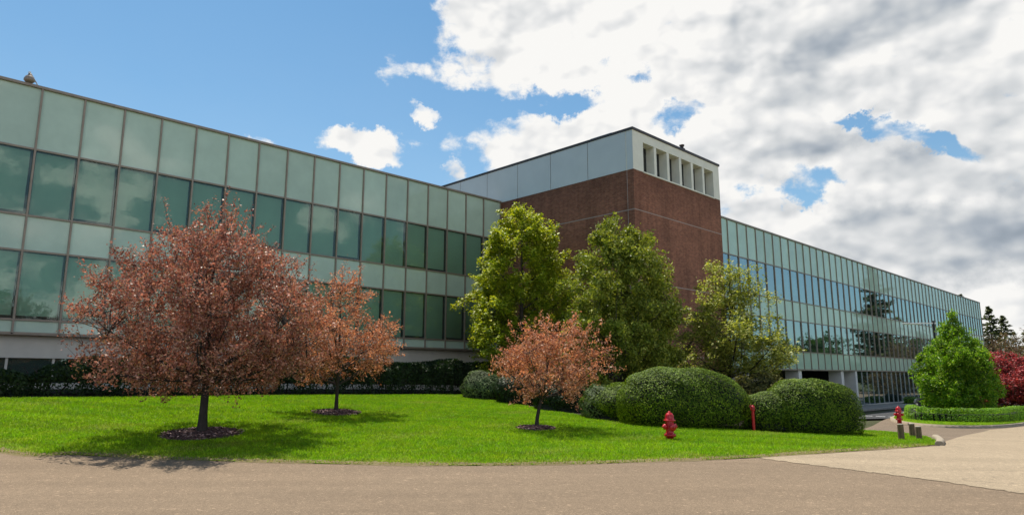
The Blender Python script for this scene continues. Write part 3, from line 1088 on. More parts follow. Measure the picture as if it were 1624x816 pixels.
def leaf_mesh(name, P, size, mat, rng, aspect=0.55, normals=None, jitter=0.6, sizevar=.35):
    n = len(P)
    N = rand_dirs(rng, n)
    if normals is not None:
        N = normals + N * jitter
        N /= np.linalg.norm(N, axis=1, keepdims=True)
    A = rand_dirs(rng, n)
    U = np.cross(N, A)
    U /= np.linalg.norm(U, axis=1, keepdims=True) + 1e-9
    Vv = np.cross(N, U)
    s = size * (1 + sizevar * rng.normal(size=(n, 1))).clip(.4, 2)
    fold = N * s * .10
    V = np.stack([P - U * s * .5, P + Vv * s * aspect * .5 + fold, P + U * s * .5, P - Vv * s * aspect * .5 + fold], 1).reshape(-1, 3)
    F = np.arange(4 * n).reshape(n, 4)
    return np_mesh(name, V, F, mat)


def env_r(prof, h):
    hs = [p[0] for p in prof]
    rs = [p[1] for p in prof]
    return np.interp(h, hs, rs)


def tree(name, label, cat, base, prof, nclump, nleaf, size, leafmat, barkmat, seed, trunk_r=.1, shift=(0, 0), twig=.5, spread=.13, upward=.5,
         lean=(0, 0), limbs=14, shell=.55, first=.9, group=None, lump=.22, aspect=.55, normals_up=False, extra_spikes=0, trunk_top=.85, leafy=None):
    rng = np.random.default_rng(seed)
    top = prof[-1][0]
    lo = prof[0][0]
    # sample clump centres inside the envelope
    hh = np.linspace(lo, top, 200)
    wgt = env_r(prof, hh) ** (1.6) + .02
    h = rng.choice(hh, nclump, p=wgt / wgt.sum()) + rng.normal(size=nclump) * .05
    az = rng.uniform(0, 2 * math.pi, nclump)
    ph = rng.uniform(0, 6.28, 8)
    lum = 1 + lump * (np.sin(az * 3 + ph[0] + h * 1.3) * .5 + np.sin(az * 5 + ph[1] - h * 2.1) * .35 + np.sin(az * 2 + ph[2] + h * 3.0) * .35)
    rad = env_r(prof, h) * lum * np.clip(rng.uniform(0, 1, nclump) ** shell, .1, 1) * .93
    fr = (h - lo) / (top - lo)
    cx = shift[0] + lean[0] * h
    cy = shift[1] + lean[1] * h
    cc = np.stack([cx + rad * np.cos(az), cy + rad * np.sin(az), h], -1)
    # trunk
    tb = MB()
    tp = []
    n_t = 10
    for i in range(n_t):
        f_ = i / (n_t - 1)
        z = f_ * top * trunk_top
        k = min(1, z / max(first, .1)) * f_
        tp.append(Vector((lean[0] * z + shift[0] * k + rng.normal() * .02 * f_ * top * .2, lean[1] * z + shift[1] * k + rng.normal() * .02 * f_ * top * .2, z)))
    tr = [trunk_r * (1.35 if i == 0 else 1) * (1 - .85 * (i / (n_t - 1))) + .004 for i in range(n_t)]
    tp[0].z = -.15
    tb.tube(tp, tr, 10)
    tpa = np.array([tuple(p) for p in tp])
    # limbs
    bb = MB()
    nodes = [tpa[3:]]
    order = np.argsort(-rad + rng.uniform(0, 1, nclump) * .8)[:limbs]
    for j in order:
        c = cc[j]
        zs = max(first, c[2] - (rad[j] * rng.uniform(.45, .9) if upward > 0 else rad[j] * .1))
        zs = min(zs, top * trunk_top * .95)
        st = np.array([np.interp(zs, tpa[:, 2], tpa[:, 0]), np.interp(zs, tpa[:, 2], tpa[:, 1]), zs])
        mid = st * .5 + c * .5 + np.array([0, 0, -.10 * rad[j]]) + rng.normal(size=3) * .08 * rad[j]
        pts = []
        for t in np.linspace(0, 1, 7):
            q = (1 - t) ** 2 * st + 2 * t * (1 - t) * mid + t * t * c
            pts.append(q)
        pts = np.array(pts)
        r0 = max(.012, trunk_r * .42 * (1 - .6 * zs / top))
        bb.tube([tuple(p) for p in pts], list(np.linspace(r0, .008, 7)), 6, caps=False)
        nodes.append(pts[1:])
    nd = np.concatenate(nodes)
    for j in range(nclump):
        if j in order:
            continue
        d = nd - cc[j]
        k = int(np.argmin((d ** 2).sum(1) + np.where(nd[:, 2] > cc[j][2], .6, 0)))
        a, b = nd[k], cc[j]
        mid = (a + b) / 2 + rng.normal(size=3) * .05 * np.linalg.norm(a - b)
        bb.tube([tuple(a), tuple(mid), tuple(b)], [.012 * (trunk_r / .1) ** .5, .008, .004], 4, caps=False)
    # leaves along twigs
    per = max(3, int(nleaf / nclump))
    ctr = np.stack([cx * 0 + shift[0] + lean[0] * h, cy * 0 + shift[1] + lean[1] * h, h * .0 + h], -1)
    outw = cc - ctr
    outw /= np.linalg.norm(outw, axis=1, keepdims=True) + 1e-6
    P = []
    Nn = []
    for j in range(nclump):
        nt = 3
        k = max(1, int(per * rng.uniform(.5, 1.5)) // nt)
        for q in range(nt):
            dr_ = outw[j] * rng.uniform(.2, 1.0) + np.array([0, 0, upward * rng.uniform(.3, 1.3)]) + rng.normal(size=3) * .45
            dr_ /= np.linalg.norm(dr_)
            L = twig * rng.uniform(.5, 1.25)
            t = rng.uniform(0, 1, k) ** .8
            pp = cc[j] + dr_ * (t[:, None] * L) + rng.normal(size=(k, 3)) * (spread * (1.15 - .75 * t[:, None]))
            P.append(pp)
            bb.tube([tuple(cc[j]), tuple(cc[j] + dr_ * L * .9)], [.006, .002], 3, caps=False)
    for q in range(extra_spikes):
        hz = rng.uniform(lo + (top - lo) * .45, top * .97)
        a = rng.uniform(0, 6.28)
        r_ = env_r(prof, hz) * rng.uniform(.5, .95)
        st = np.array([shift[0] + lean[0] * hz + r_ * math.cos(a), shift[1] + lean[1] * hz + r_ * math.sin(a), hz])
        dr_ = np.array([math.cos(a) * .45, math.sin(a) * .45, 1.0]) + rng.normal(size=3) * .2
        dr_ /= np.linalg.norm(dr_)
        L = twig * rng.uniform(.9, 1.6)
        k = int(40 * L / .5)
        t = rng.uniform(0, 1, k)
        P.append(st + dr_ * (t[:, None] * L) + rng.normal(size=(k, 3)) * .045)
        bb.tube([tuple(st - dr_ * .3), tuple(st + dr_ * L)], [.008, .002], 3, caps=False)
    P = np.concatenate(P)
    if normals_up:
        Nn = np.tile(np.array([[0, 0, 1.0]]), (len(P), 1))
    root = thing(name, label, cat, base, 0, group)
    tb.build('trunk', barkmat, root)
    bb.build('branches', barkmat, root)
    link('crown', leaf_mesh('crown', P, size, leafmat, rng, aspect, Nn if normals_up else None, .8), root)
    return root


def at_depth(px, depth):
    r = ray(px, 596)
    x = r[0] / r[1] * depth
    return Vector((x, depth, gz(x, depth)))


def mulch(base, r, label, seed):
    rng = np.random.default_rng(seed)
    m = MB()
    n = 40
    prof = [(1.0, -.02), (.92, .03), (.7, .05), (.35, .075), (0.0, .09)]
    rings = []
    ph = rng.uniform(0, 6.28, 3)
    for f_, hgt in prof:
        ring = []
        for k in range(n):
            a = 2 * math.pi * k / n
            rr_ = r * f_ * (1 + .05 * math.sin(3 * a + ph[0]) + .04 * math.sin(7 * a + ph[1]))
            x, y = base.x + rr_ * math.cos(a), base.y + rr_ * math.sin(a)
            ring.append((x, y, hgt))
        rings.append(ring)
    V = np.array([p for q in rings for p in q])
    V[:, 2] += ground(V[:, 0], V[:, 1]) + .03
    fs = []
    for i in range(len(prof) - 1):
        for k in range(n):
            k2 = (k + 1) % n
            fs.append((i * n + k, i * n + k2, (i + 1) * n + k2, (i + 1) * n + k))
    m.add([tuple(v) for v in V], fs, 0, True)
    root = thing('mulch_bed', label, 'mulch bed', (0, 0, 0), 0, 'mulch rings under the crabapples')
    m.build('mound', M['mulch'], root)
    k = int(1500 * r * r)
    rad = r * np.sqrt(rng.uniform(0, 1.12, k))
    a = rng.uniform(0, 6.28, k)
    x, y = base.x + rad * np.cos(a), base.y + rad * np.sin(a)
    z = ground(x, y) + .04 + .06 * np.clip(1 - rad / r, 0, 1) ** .5 + rng.uniform(0, .02, k)
    o = link('bark_chips', leaf_mesh('bark_chips', np.stack([x, y, z], -1), .075, M['chip'], rng, .4, np.tile([[0, 0, 1.0]], (k, 1)), .55), root)
    o['kind'] = 'stuff'
    return root


# crabapples on the lawn
GRP = 'copper-leaved crabapples on the lawn'
t1 = gpx(320, 689)
tree('crabapple_tree', 'largest copper red crabapple, nearest to the road on the left of the lawn', 'tree', t1,
     [(1.0, 1.4), (1.3, 2.5), (1.9, 3.0), (2.9, 3.1), (3.7, 2.55), (4.5, 1.75), (5.1, .9), (5.55, .25)], 540, 84000, .060, M['copper'], M['bark'], 3, .105,
     twig=.62, spread=.10, upward=.6, limbs=18, shell=.55, first=1.35, group=GRP, extra_spikes=80, shift=(-.05, 0), lump=.14)
mulch(t1, .92, 'brown bark mulch around the largest crabapple', 1)
t2 = gpx(533, 655)
tree('crabapple_tree', 'middle crabapple with copper leaves, farther back towards the long hedge', 'tree', t2,
     [(1.0, .6), (1.4, 1.4), (2.0, 2.1), (2.6, 1.95), (3.3, 1.15), (4.0, .6), (4.6, .1)], 190, 21000, .066, M['copper2'], M['bark'], 8, .06,
     twig=.55, spread=.10, upward=.45, limbs=18, shell=.5, first=.9, group=GRP, extra_spikes=16)
mulch(t2, .76, 'brown bark mulch around the middle crabapple', 2)
t3 = gpx(850, 680)
tree('crabapple_tree', 'smallest copper crabapple with a slanting trunk, standing in front of the green shrubs', 'tree', t3,
     [(1.0, .7), (1.25, 1.4), (1.65, 1.85), (2.15, 1.6), (2.6, 1.05), (3.05, .2)], 150, 19000, .058, M['copper2'], M['bark'], 21, .055,
     twig=.58, spread=.08, upward=.16, limbs=18, shell=.5, first=.85, group=GRP, extra_spikes=14, shift=(.30, 0), lean=(.08, 0))
mulch(t3, .56, 'brown bark mulch around the smallest crabapple', 3)

# trees against the tower
bA = at_depth(828, 36.0)
tree('broadleaf_tree', 'tallest yellow-green tree, where the left glass wing meets the brick tower', 'tree', bA,
     [(1.2, 2.1), (2.4, 2.85), (4.5, 2.5), (6.5, 2.2), (8.2, 1.75), (9.5, 1.0), (10.5, .25)], 300, 80000, .135, M['mag'], M['barkg'], 31, .17,
     twig=.75, spread=.17, upward=.2, limbs=34, shell=.42, first=1.2, group='trees against the brick tower', lump=.34, normals_up=True)
bB = at_depth(988, 30.6)
tree('broadleaf_tree', 'rounded green tree standing in front of the corner of the brick tower', 'tree', bB,
     [(1.0, 2.0), (2.2, 2.6), (4.2, 2.6), (5.8, 2.25), (7.2, 1.5), (8.6, .35)], 340, 84000, .115, M['mag2'], M['barkg'], 47, .13,
     twig=.6, spread=.18, upward=.4, limbs=30, shell=.45, first=1.0, group='trees against the brick tower', lump=.26)
bC = at_depth(1154, 32.5)
tree('broadleaf_tree', 'open sparse olive tree at the right edge of the brick tower, dark trunk showing', 'tree', bC,
     [(1.7, 1.5), (2.4, 2.7), (3.6, 2.5), (4.8, 2.0), (6.0, 1.3), (7.0, .7), (7.5, .15)], 290, 30000, .115, M['mag3'], M['bark'], 58, .12,
     twig=.55, spread=.17, upward=.12, limbs=30, shell=.45, first=1.3, group='trees against the brick tower', lump=.42, shift=(.35, 0), normals_up=True)

# trees at the driveway island and beyond
bD = gpx(1522, 662)
KD = 172 / 1085 * bD.y / 5.1
tree('broadleaf_tree', 'bright green young tree with a pointed top in the low clipped ring hedge', 'tree', bD,
     [(f * KD, r * KD) for f, r in [(.25, 1.1), (.8, 1.62), (1.8, 1.68), (2.9, 1.45), (3.6, .72), (4.2, .24), (5.0, .03)]], 560, 70000, .115, M['bright'], M['barkg'], 63, .08,
     twig=.4, spread=.15, upward=.4, limbs=20, shell=.5, first=.5, lump=.20, trunk_top=.97, shift=(.1, 0))
bE = gpx(1607, 652)
tree('japanese_maple', 'crimson red maple beside the bright green tree at the right edge', 'tree', bE,
     [(.4, 2.2), (1.3, 3.2), (2.5, 3.1), (3.5, 2.2), (4.4, .6)], 300, 24000, .16, M['maple'], M['bark'], 71, .09,
     twig=.45, spread=.16, upward=.15, limbs=18, shell=.5, first=.4, lump=.26, normals_up=True)


def conifer(label, base, H, R, seed, tiers=17, n=5200, bare=.15, size=.42, group=None):
    rng = np.random.default_rng(seed)
    tb = MB()
    tb.tube([(0, 0, -.3), (rng.normal() * .1, rng.normal() * .1, H * .5), (0, 0, H)], [H * .014, H * .010, .02], 8)
    bb = MB()
    P, Nn = [], []
    for i in range(tiers):
        f_ = i / (tiers - 1)
        z0_ = H * (bare + (1 - bare) * f_)
        rr_ = R * (1 - f_) ** .8 * rng.uniform(.75, 1.15) + .15
        nb = int(rng.integers(5, 9))
        a0 = rng.uniform(0, 6.28)
        for k in range(nb):
            a = a0 + k * 2 * math.pi / nb + rng.normal() * .25
            L = rr_ * rng.uniform(.55, 1.15)
            zb_ = z0_
            z0_ = min(H * .99, zb_ + rng.uniform(-.6, .6) * H * (1 - bare) / tiers)
            d = np.array([math.cos(a), math.sin(a), 0])
            droop = -.12 * L
            end = d * L + np.array([0, 0, z0_ + droop + .12 * L])
            mid = d * L * .5 + np.array([0, 0, z0_ + droop])
            bb.tube([(0, 0, z0_), tuple(mid), tuple(end)], [.03 + .004 * H * .2, .02, .008], 4, caps=False)
            kk = max(8, int(n / (tiers * 6.5) * (L / R + .3)))
            t = rng.uniform(.12, 1, kk)
            base_ = np.where(t[:, None] < .5, np.array([0, 0, z0_]) * (1 - 2 * t[:, None]) + mid * 2 * t[:, None], mid * (2 - 2 * t[:, None]) + end * (2 * t[:, None] - 1))
            w_ = .22 * L * (1.15 - t[:, None])
            off = rng.normal(size=(kk, 3)) * np.concatenate([w_, w_, w_ * .3 + .03], 1)
            P.append(base_ + off)
            z0_ = zb_
    P = np.concatenate(P)
    r = thing('conifer_tree', label, 'tree', base, 0, group)
    tb.build('trunk', M['bark'], r)
    bb.build('branches', M['bark'], r)
    link('crown', leaf_mesh('crown', P, size, M['conifer'], rng, .45, np.tile([[0, 0, 1.0]], (len(P), 1)), .7), r)
    return r


def far(px, py_top, depth):
    x = (px - 812) / (FPX * math.cos(PITCH)) * depth
    x = ray(px, 540)[0] / ray(px, 540)[1] * depth
    zt_ = pix(px, py_top, depth).z
    z = gz(x, depth)
    return Vector((x, depth, z)), zt_ - z


GC = 'dark conifers beyond the right wing'
for i, (px, py, dep, R_, lb) in enumerate([(1532, 466, 150, 5.0, 'conifer tip just showing above the roof of the right glass wing'),
                                           (1573, 486, 122, 6.0, 'dark spruce just past the far end of the right glass wing'),
                                           (1594, 500, 132, 7.0, 'broad dark spruce behind the crimson maple'),
                                           (1634, 520, 118, 6.0, 'dark spruce cut by the right edge of the frame')]):
    b_, h_ = far(px, py, dep)
    conifer(lb, b_, h_, R_, 100 + i, 18, 4200, .1, .62, GC)
for i, (px, py, dep, R_, lb) in enumerate([(1585, 532, 84, 4.0, 'bare brown shrub tree in bud behind the bright green tree'), (1614, 522, 92, 5.2, 'larger brown budding tree above the crimson maple')]):
    b_, h_ = far(px, py, dep)
    tree('budding_tree', lb, 'tree', b_, [(h_ * .08, R_ * .7), (h_ * .35, R_), (h_ * .7, R_ * .75), (h_, R_ * .15)], 190, 6500, .22, M['brown'], M['barkg'], 130 + i, .12,
         twig=.8, spread=.3, upward=.7, limbs=24, shell=.5, first=.6, group='brown budding trees past the wing')

# trees on the far side of the driveway, mirrored in the glass
GM = 'trees across the driveway mirrored in the glass'
conifer('tall cedar out of frame to the right, mirrored in the right wing windows', (82.4, 93.6, gz(82.4, 93.6)), 22.5, 6.2, 150, 20, 6500, .08, .85, GM)
mir = [(62, 14, 20, 7.5), (60, 40, 13, 6.0), (66, 28, 14, 6.0), (52, -4, 11, 5.5), (44, -24, 13, 6.5), (30, -38, 12, 6),
       (100, 112, 10.5, 6.0), (92, 100, 9.5, 5.5), (101, 90, 10, 6.0), (104, 76, 10.5, 6), (92, 66, 9, 5.5), (112, 99, 11, 6.5), (86, 52, 9, 6), (96, 82, 9, 5.5), (88, 74, 8.5, 5.0), (74, 46, 8.5, 5.5)]
for i, (x, y, h_, r_) in enumerate(mir):
    tree('roadside_tree', 'leafy green tree out of frame to the right, one of the row across the driveway', 'tree', Vector((x, y, gz(x, y))),
         [(h_ * .10, r_ * .6), (h_ * .3, r_), (h_ * .6, r_ * .9), (h_ * .85, r_ * .5), (h_, r_ * .1)], 170, 3800, .62, M['far'], M['barkg'], 200 + i, .25,
         twig=1.2, spread=.5, upward=.3, limbs=12, shell=.4, first=1.5, group=GM)


# shrubs ---------------------------------------------------------------
def shrub(name, label, base, rx, ry, h, leafmat, n, size, seed, rz=0.0, squash=.62, lump=.06, group=None, jitter=.38, cat='shrub', deep=.05, power=2.15):
    rng = np.random.default_rng(seed)
    ph = rng.uniform(0, 6.28, 10)

    def surf(u, v):                # u azimuth, v 0 (rim) .. 1 (top): bulging dome that tucks in at the foot
        zc = np.sin(v * math.pi / 2)
        rr_ = np.cos(v * math.pi / 2) ** (2 / power)
        z = h * (squash * .45 + (1 - squash * .45) * zc ** (2 / power * 1.0))
        return rr_, z
    m = n
    dirs = rand_dirs(rng, m)
    dirs[:, 2] = np.where(dirs[:, 2] < -.55, -dirs[:, 2], dirs[:, 2])
    # superellipsoid radius
    ex = np.abs(dirs[:, 0]) ** power + np.abs(dirs[:, 1]) ** power
    ez = np.abs(dirs[:, 2]) ** power
    R = 1 / (ex + ez) ** (1 / power)
    zc = .34
    wob = 1 + lump * (np.sin(dirs[:, 0] * 4 + ph[0]) + np.sin(dirs[:, 1] * 5 + ph[1]) + np.sin(dirs[:, 2] * 5 + ph[2]) + .6 * np.sin(dirs[:, 0] * 11 + dirs[:, 2] * 9 + ph[3])) * .5
    depth = 1 - np.abs(rng.normal(size=m)) * deep
    S = dirs * (R * wob * depth)[:, None]
    z = np.where(S[:, 2] > 0, zc * h + S[:, 2] * h * (1 - zc), zc * h + S[:, 2] * h * zc * 1.9)
    hr = np.hypot(dirs[:, 0], dirs[:, 1]) + 1e-6
    Rr = 1 / ((np.abs(dirs[:, 0] / hr) ** power + np.abs(dirs[:, 1] / hr) ** power) ** (1 / power))
    low_ = (1 - .10 * np.clip(1 - z / (zc * h), 0, 1)) * Rr * wob * depth / hr
    S[:, :2] = np.where((dirs[:, 2] > 0)[:, None], S[:, :2], dirs[:, :2] * low_[:, None])
    P = np.stack([S[:, 0] * rx, S[:, 1] * ry, z], -1)
    Nn = np.stack([dirs[:, 0] / rx, dirs[:, 1] / ry, dirs[:, 2] / (h * .6)], -1)
    Nn /= np.linalg.norm(Nn, axis=1, keepdims=True)
    keep = (P[:, 2] > .0) & (hr > .25)
    P, Nn = P[keep], Nn[keep]
    ca, sa = math.cos(rz), math.sin(rz)
    gx_ = base.x + P[:, 0] * ca - P[:, 1] * sa
    gy_ = base.y + P[:, 0] * sa + P[:, 1] * ca
    P[:, 2] += ground(gx_, gy_) - base.z
    group = group or {'rounded_shrub': 'unclipped shrubs at the top of the lawn', 'clipped_shrub': 'clipped holly domes along the lawn', 'low_shrub': 'low shrubs by the ground floor glass'}.get(name)
    root = thing(name, label, cat, base, rz, group)
    link('foliage', leaf_mesh('foliage', P, size, leafmat, rng, .6, Nn, jitter), root)
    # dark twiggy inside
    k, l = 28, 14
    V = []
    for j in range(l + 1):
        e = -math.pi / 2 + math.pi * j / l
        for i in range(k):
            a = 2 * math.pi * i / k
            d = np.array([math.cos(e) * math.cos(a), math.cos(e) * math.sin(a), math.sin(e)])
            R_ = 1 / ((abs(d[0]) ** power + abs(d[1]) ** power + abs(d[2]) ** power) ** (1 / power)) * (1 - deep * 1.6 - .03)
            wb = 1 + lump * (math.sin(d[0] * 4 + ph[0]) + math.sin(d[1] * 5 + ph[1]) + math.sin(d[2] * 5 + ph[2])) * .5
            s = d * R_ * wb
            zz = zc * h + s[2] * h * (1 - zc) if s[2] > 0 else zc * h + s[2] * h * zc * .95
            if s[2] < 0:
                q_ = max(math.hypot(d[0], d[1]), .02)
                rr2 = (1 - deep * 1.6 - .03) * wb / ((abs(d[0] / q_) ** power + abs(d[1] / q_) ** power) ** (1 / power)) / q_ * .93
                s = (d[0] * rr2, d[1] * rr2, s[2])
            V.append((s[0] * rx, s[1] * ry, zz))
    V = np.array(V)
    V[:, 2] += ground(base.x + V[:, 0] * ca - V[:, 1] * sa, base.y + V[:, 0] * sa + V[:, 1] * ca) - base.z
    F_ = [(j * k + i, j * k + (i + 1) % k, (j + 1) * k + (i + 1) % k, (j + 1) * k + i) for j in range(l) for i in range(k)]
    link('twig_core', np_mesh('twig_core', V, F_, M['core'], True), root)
    return root


def base_at(px, py, back_=0.0):
    p = gpx(px, py)
    d = Vector((p.x, p.y)).normalized()
    x, y = p.x + d.x * back_, p.y + d.y * back_
    return Vector((x, y, gz(x, y)))


RB = math.pi / 2 - math.radians(45.2)
shrub('rounded_shrub', 'grey-green rounded shrub at the right end of the long dark hedge', base_at(766, 634, 1.0), 1.05, 1.0, 1.25, M['sage'], 5200, .085, 301, lump=.10)
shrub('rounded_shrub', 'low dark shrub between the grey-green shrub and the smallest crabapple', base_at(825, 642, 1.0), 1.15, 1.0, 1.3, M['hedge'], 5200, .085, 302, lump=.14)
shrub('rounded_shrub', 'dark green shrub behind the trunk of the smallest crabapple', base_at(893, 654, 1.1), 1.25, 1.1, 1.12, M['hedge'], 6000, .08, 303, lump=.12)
shrub('rounded_shrub', 'sage green shrub against the left side of the largest clipped dome', base_at(962, 667, 1.1), .95, .95, 1.15, M['sage'], 5200, .075, 304, lump=.12)
shrub('clipped_shrub', 'largest clipped holly dome, behind the lawn hydrant and left of the red standpipe', base_at(1083, 681, 1.9), 2.2, 1.75, 1.90, M['dome'], 42000, .052, 305, 0, lump=.07)
shrub('clipped_shrub', 'clipped holly mound swelling out left of the largest dome', base_at(1012, 673, 2.0), 1.9, 1.5, 1.32, M['dome'], 21000, .052, 309, 0, lump=.09)
shrub('spreading_yew', 'loose olive yew rising behind the two clipped domes', base_at(1205, 671, 3.2), 1.75, 1.4, 2.0, M['yew'], 9000, .10, 306, lump=.20, deep=.12, jitter=.9)
shrub('clipped_shrub', 'clipped holly dome at the right end of the lawn, beside the three bollards', base_at(1290, 690, 1.55), 1.45, 1.4, 1.70, M['dome'], 28000, .052, 307, 0, lump=.07)
shrub('clipped_shrub', 'darker clipped mound directly right of the red standpipe', base_at(1228, 687, 1.5), .95, 1.1, 1.25, M['dome'], 13000, .052, 308, 0, lump=.07)
shrub('low_shrub', 'low green shrub at the foot of the ground floor glass', Vector((*W(79.5, 21.2)[:2], gz(*W(79.5, 21.2)[:2]) + .08)), 2.2, .8, .75, M['box'], 2600, .11, 310, RB, lump=.15)
shrub('low_shrub', 'second low shrub by the ground floor glass, farther along the wing', Vector((*W(85.5, 21.2)[:2], gz(*W(85.5, 21.2)[:2]) + .08)), 1.9, .8, .95, M['hedge'], 2400, .11, 311, RB, lump=.18)


# long hedge along the left wing ---------------------------------------
def long_hedge():
    rng = np.random.default_rng(77)
    s0, s1 = -7.0, 25.2
    root = thing('long_hedge', 'long dark evergreen hedge in the shade of the left glass wing', 'hedge', W(s0, 27.1, .9), ROT)
    inv = root.matrix_basis.inverted() if False else None
    n = 80000
    s = rng.uniform(s0, s1, n)
    q = rng.uniform(0, 1, n)
    topz = 2.40 + .10 * np.sin(s * .9) + .08 * np.sin(s * 2.3 + 1) + .05 * np.sin(s * 5.1) - .45 * np.clip((6.2 - s) / 1.5, 0, 1) * np.clip((s - 2) / 1, 0, 1)
    hl = .5 * (1 + rng.uniform(-1, 1, n))
    # leaves on the front, top and back faces with density thinning towards the foot
    face = rng.choice(3, n, p=[.5, .36, .14])
    D0, D1 = 26.35, 28.0
    t = 1 - rng.uniform(0, 1, n) ** 1.15 * .97
    wv = .12 * np.sin(s * 1.7) + .09 * np.sin(s * 3.9 + 2) + .06 * np.sin(s * 8.3)
    front = D0 + wv + np.abs(rng.normal(size=n)) * .12 + .25 * (t > .85) * (t - .85) / .15
    Dp = np.where(face == 0, front, np.where(face == 1, rng.uniform(D0 + .1, D1, n), D1 - np.abs(rng.normal(size=n)) * .1))
    xy = dv[None] * s[:, None] + iv[None] * Dp[:, None]
    g0 = ground(xy[:, 0], xy[:, 1])
    zt_ = np.where(face == 1, topz - np.abs(rng.normal(size=n)) * .07, g0 + .02 + (topz - g0 - .02) * t)
    gap = (np.sin(s * 2.6) + .7 * np.sin(s * 4.7 + 1) + .5 * np.sin(s * 9.1) > .5) & (zt_ < g0 + .55) & (rng.uniform(0, 1, n) < .7)
    P = np.stack([s - s0, Dp - 27.1, zt_ - .9], -1)[~gap]
    Nn = np.where((face == 0)[:, None], np.array([[0, -1.0, .3]]), np.where((face == 1)[:, None], np.array([[0, 0, 1.0]]), np.array([[0, 1.0, .2]])))[~gap]
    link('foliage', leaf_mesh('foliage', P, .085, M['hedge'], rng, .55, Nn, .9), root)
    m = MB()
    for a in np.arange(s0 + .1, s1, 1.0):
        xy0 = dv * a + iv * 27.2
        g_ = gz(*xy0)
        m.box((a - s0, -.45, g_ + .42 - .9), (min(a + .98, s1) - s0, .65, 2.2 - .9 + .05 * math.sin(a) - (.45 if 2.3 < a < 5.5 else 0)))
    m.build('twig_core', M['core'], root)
    m = MB()
    for k in range(95):
        a = rng.uniform(s0, s1)
        d_ = 27.1 + rng.normal() * .3
        xy0 = dv * a + iv * d_
        g_ = gz(*xy0)
        x = a - s0
        m = MB()
        m.tube([(x, d_ - 27.1, g_ - .95), (x + rng.normal() * .12, d_ - 27.1, g_ - .9 + .35), (x + rng.normal() * .4, d_ - 27.1 - .1, g_ - .9 + .9)], [.035, .026, .012], 5, caps=False)
        m.build('stem', M['bark'], root)


long_hedge()

# island: kerb, grass, ring hedge --------------------------------------
isl_front = [gp2(1420, 660), gp2(1412, 665), gp2(1420, 669.5), gp2(1450, 674.5), gp2(1500, 678), gp2(1555, 679), gp2(1605, 676.5), gp2(1650, 670)]
isl_back = [gp2(1720, 656), gp2(1690, 648), gp2(1600, 645), gp2(1500, 646), gp2(1450, 651)]
isl = smooth_line(isl_front, 5) + isl_back


def inset(poly, d):
    out = []
    n = len(poly)
    area = sum(poly[i][0] * poly[(i + 1) % n][1] - poly[(i + 1) % n][0] * poly[i][1] for i in range(n))
    sg = 1 if area > 0 else -1
    for i in range(n):
        a, b = Vector(poly[i - 1]), Vector(poly[(i + 1) % n])
        t = (b - a).normalized()
        nrm = Vector((-t.y, t.x)) * sg * d
        out.append((poly[i][0] + nrm.x, poly[i][1] + nrm.y))
    return out


sheet('island_kerb', isl, M['kerb'], 0.13, 'pale concrete kerb round the planted island', 0.25)
sheet('island_lawn', inset(isl, .17), M['lawn'], 0.15, 'grass strip inside the island kerb', 0.05)


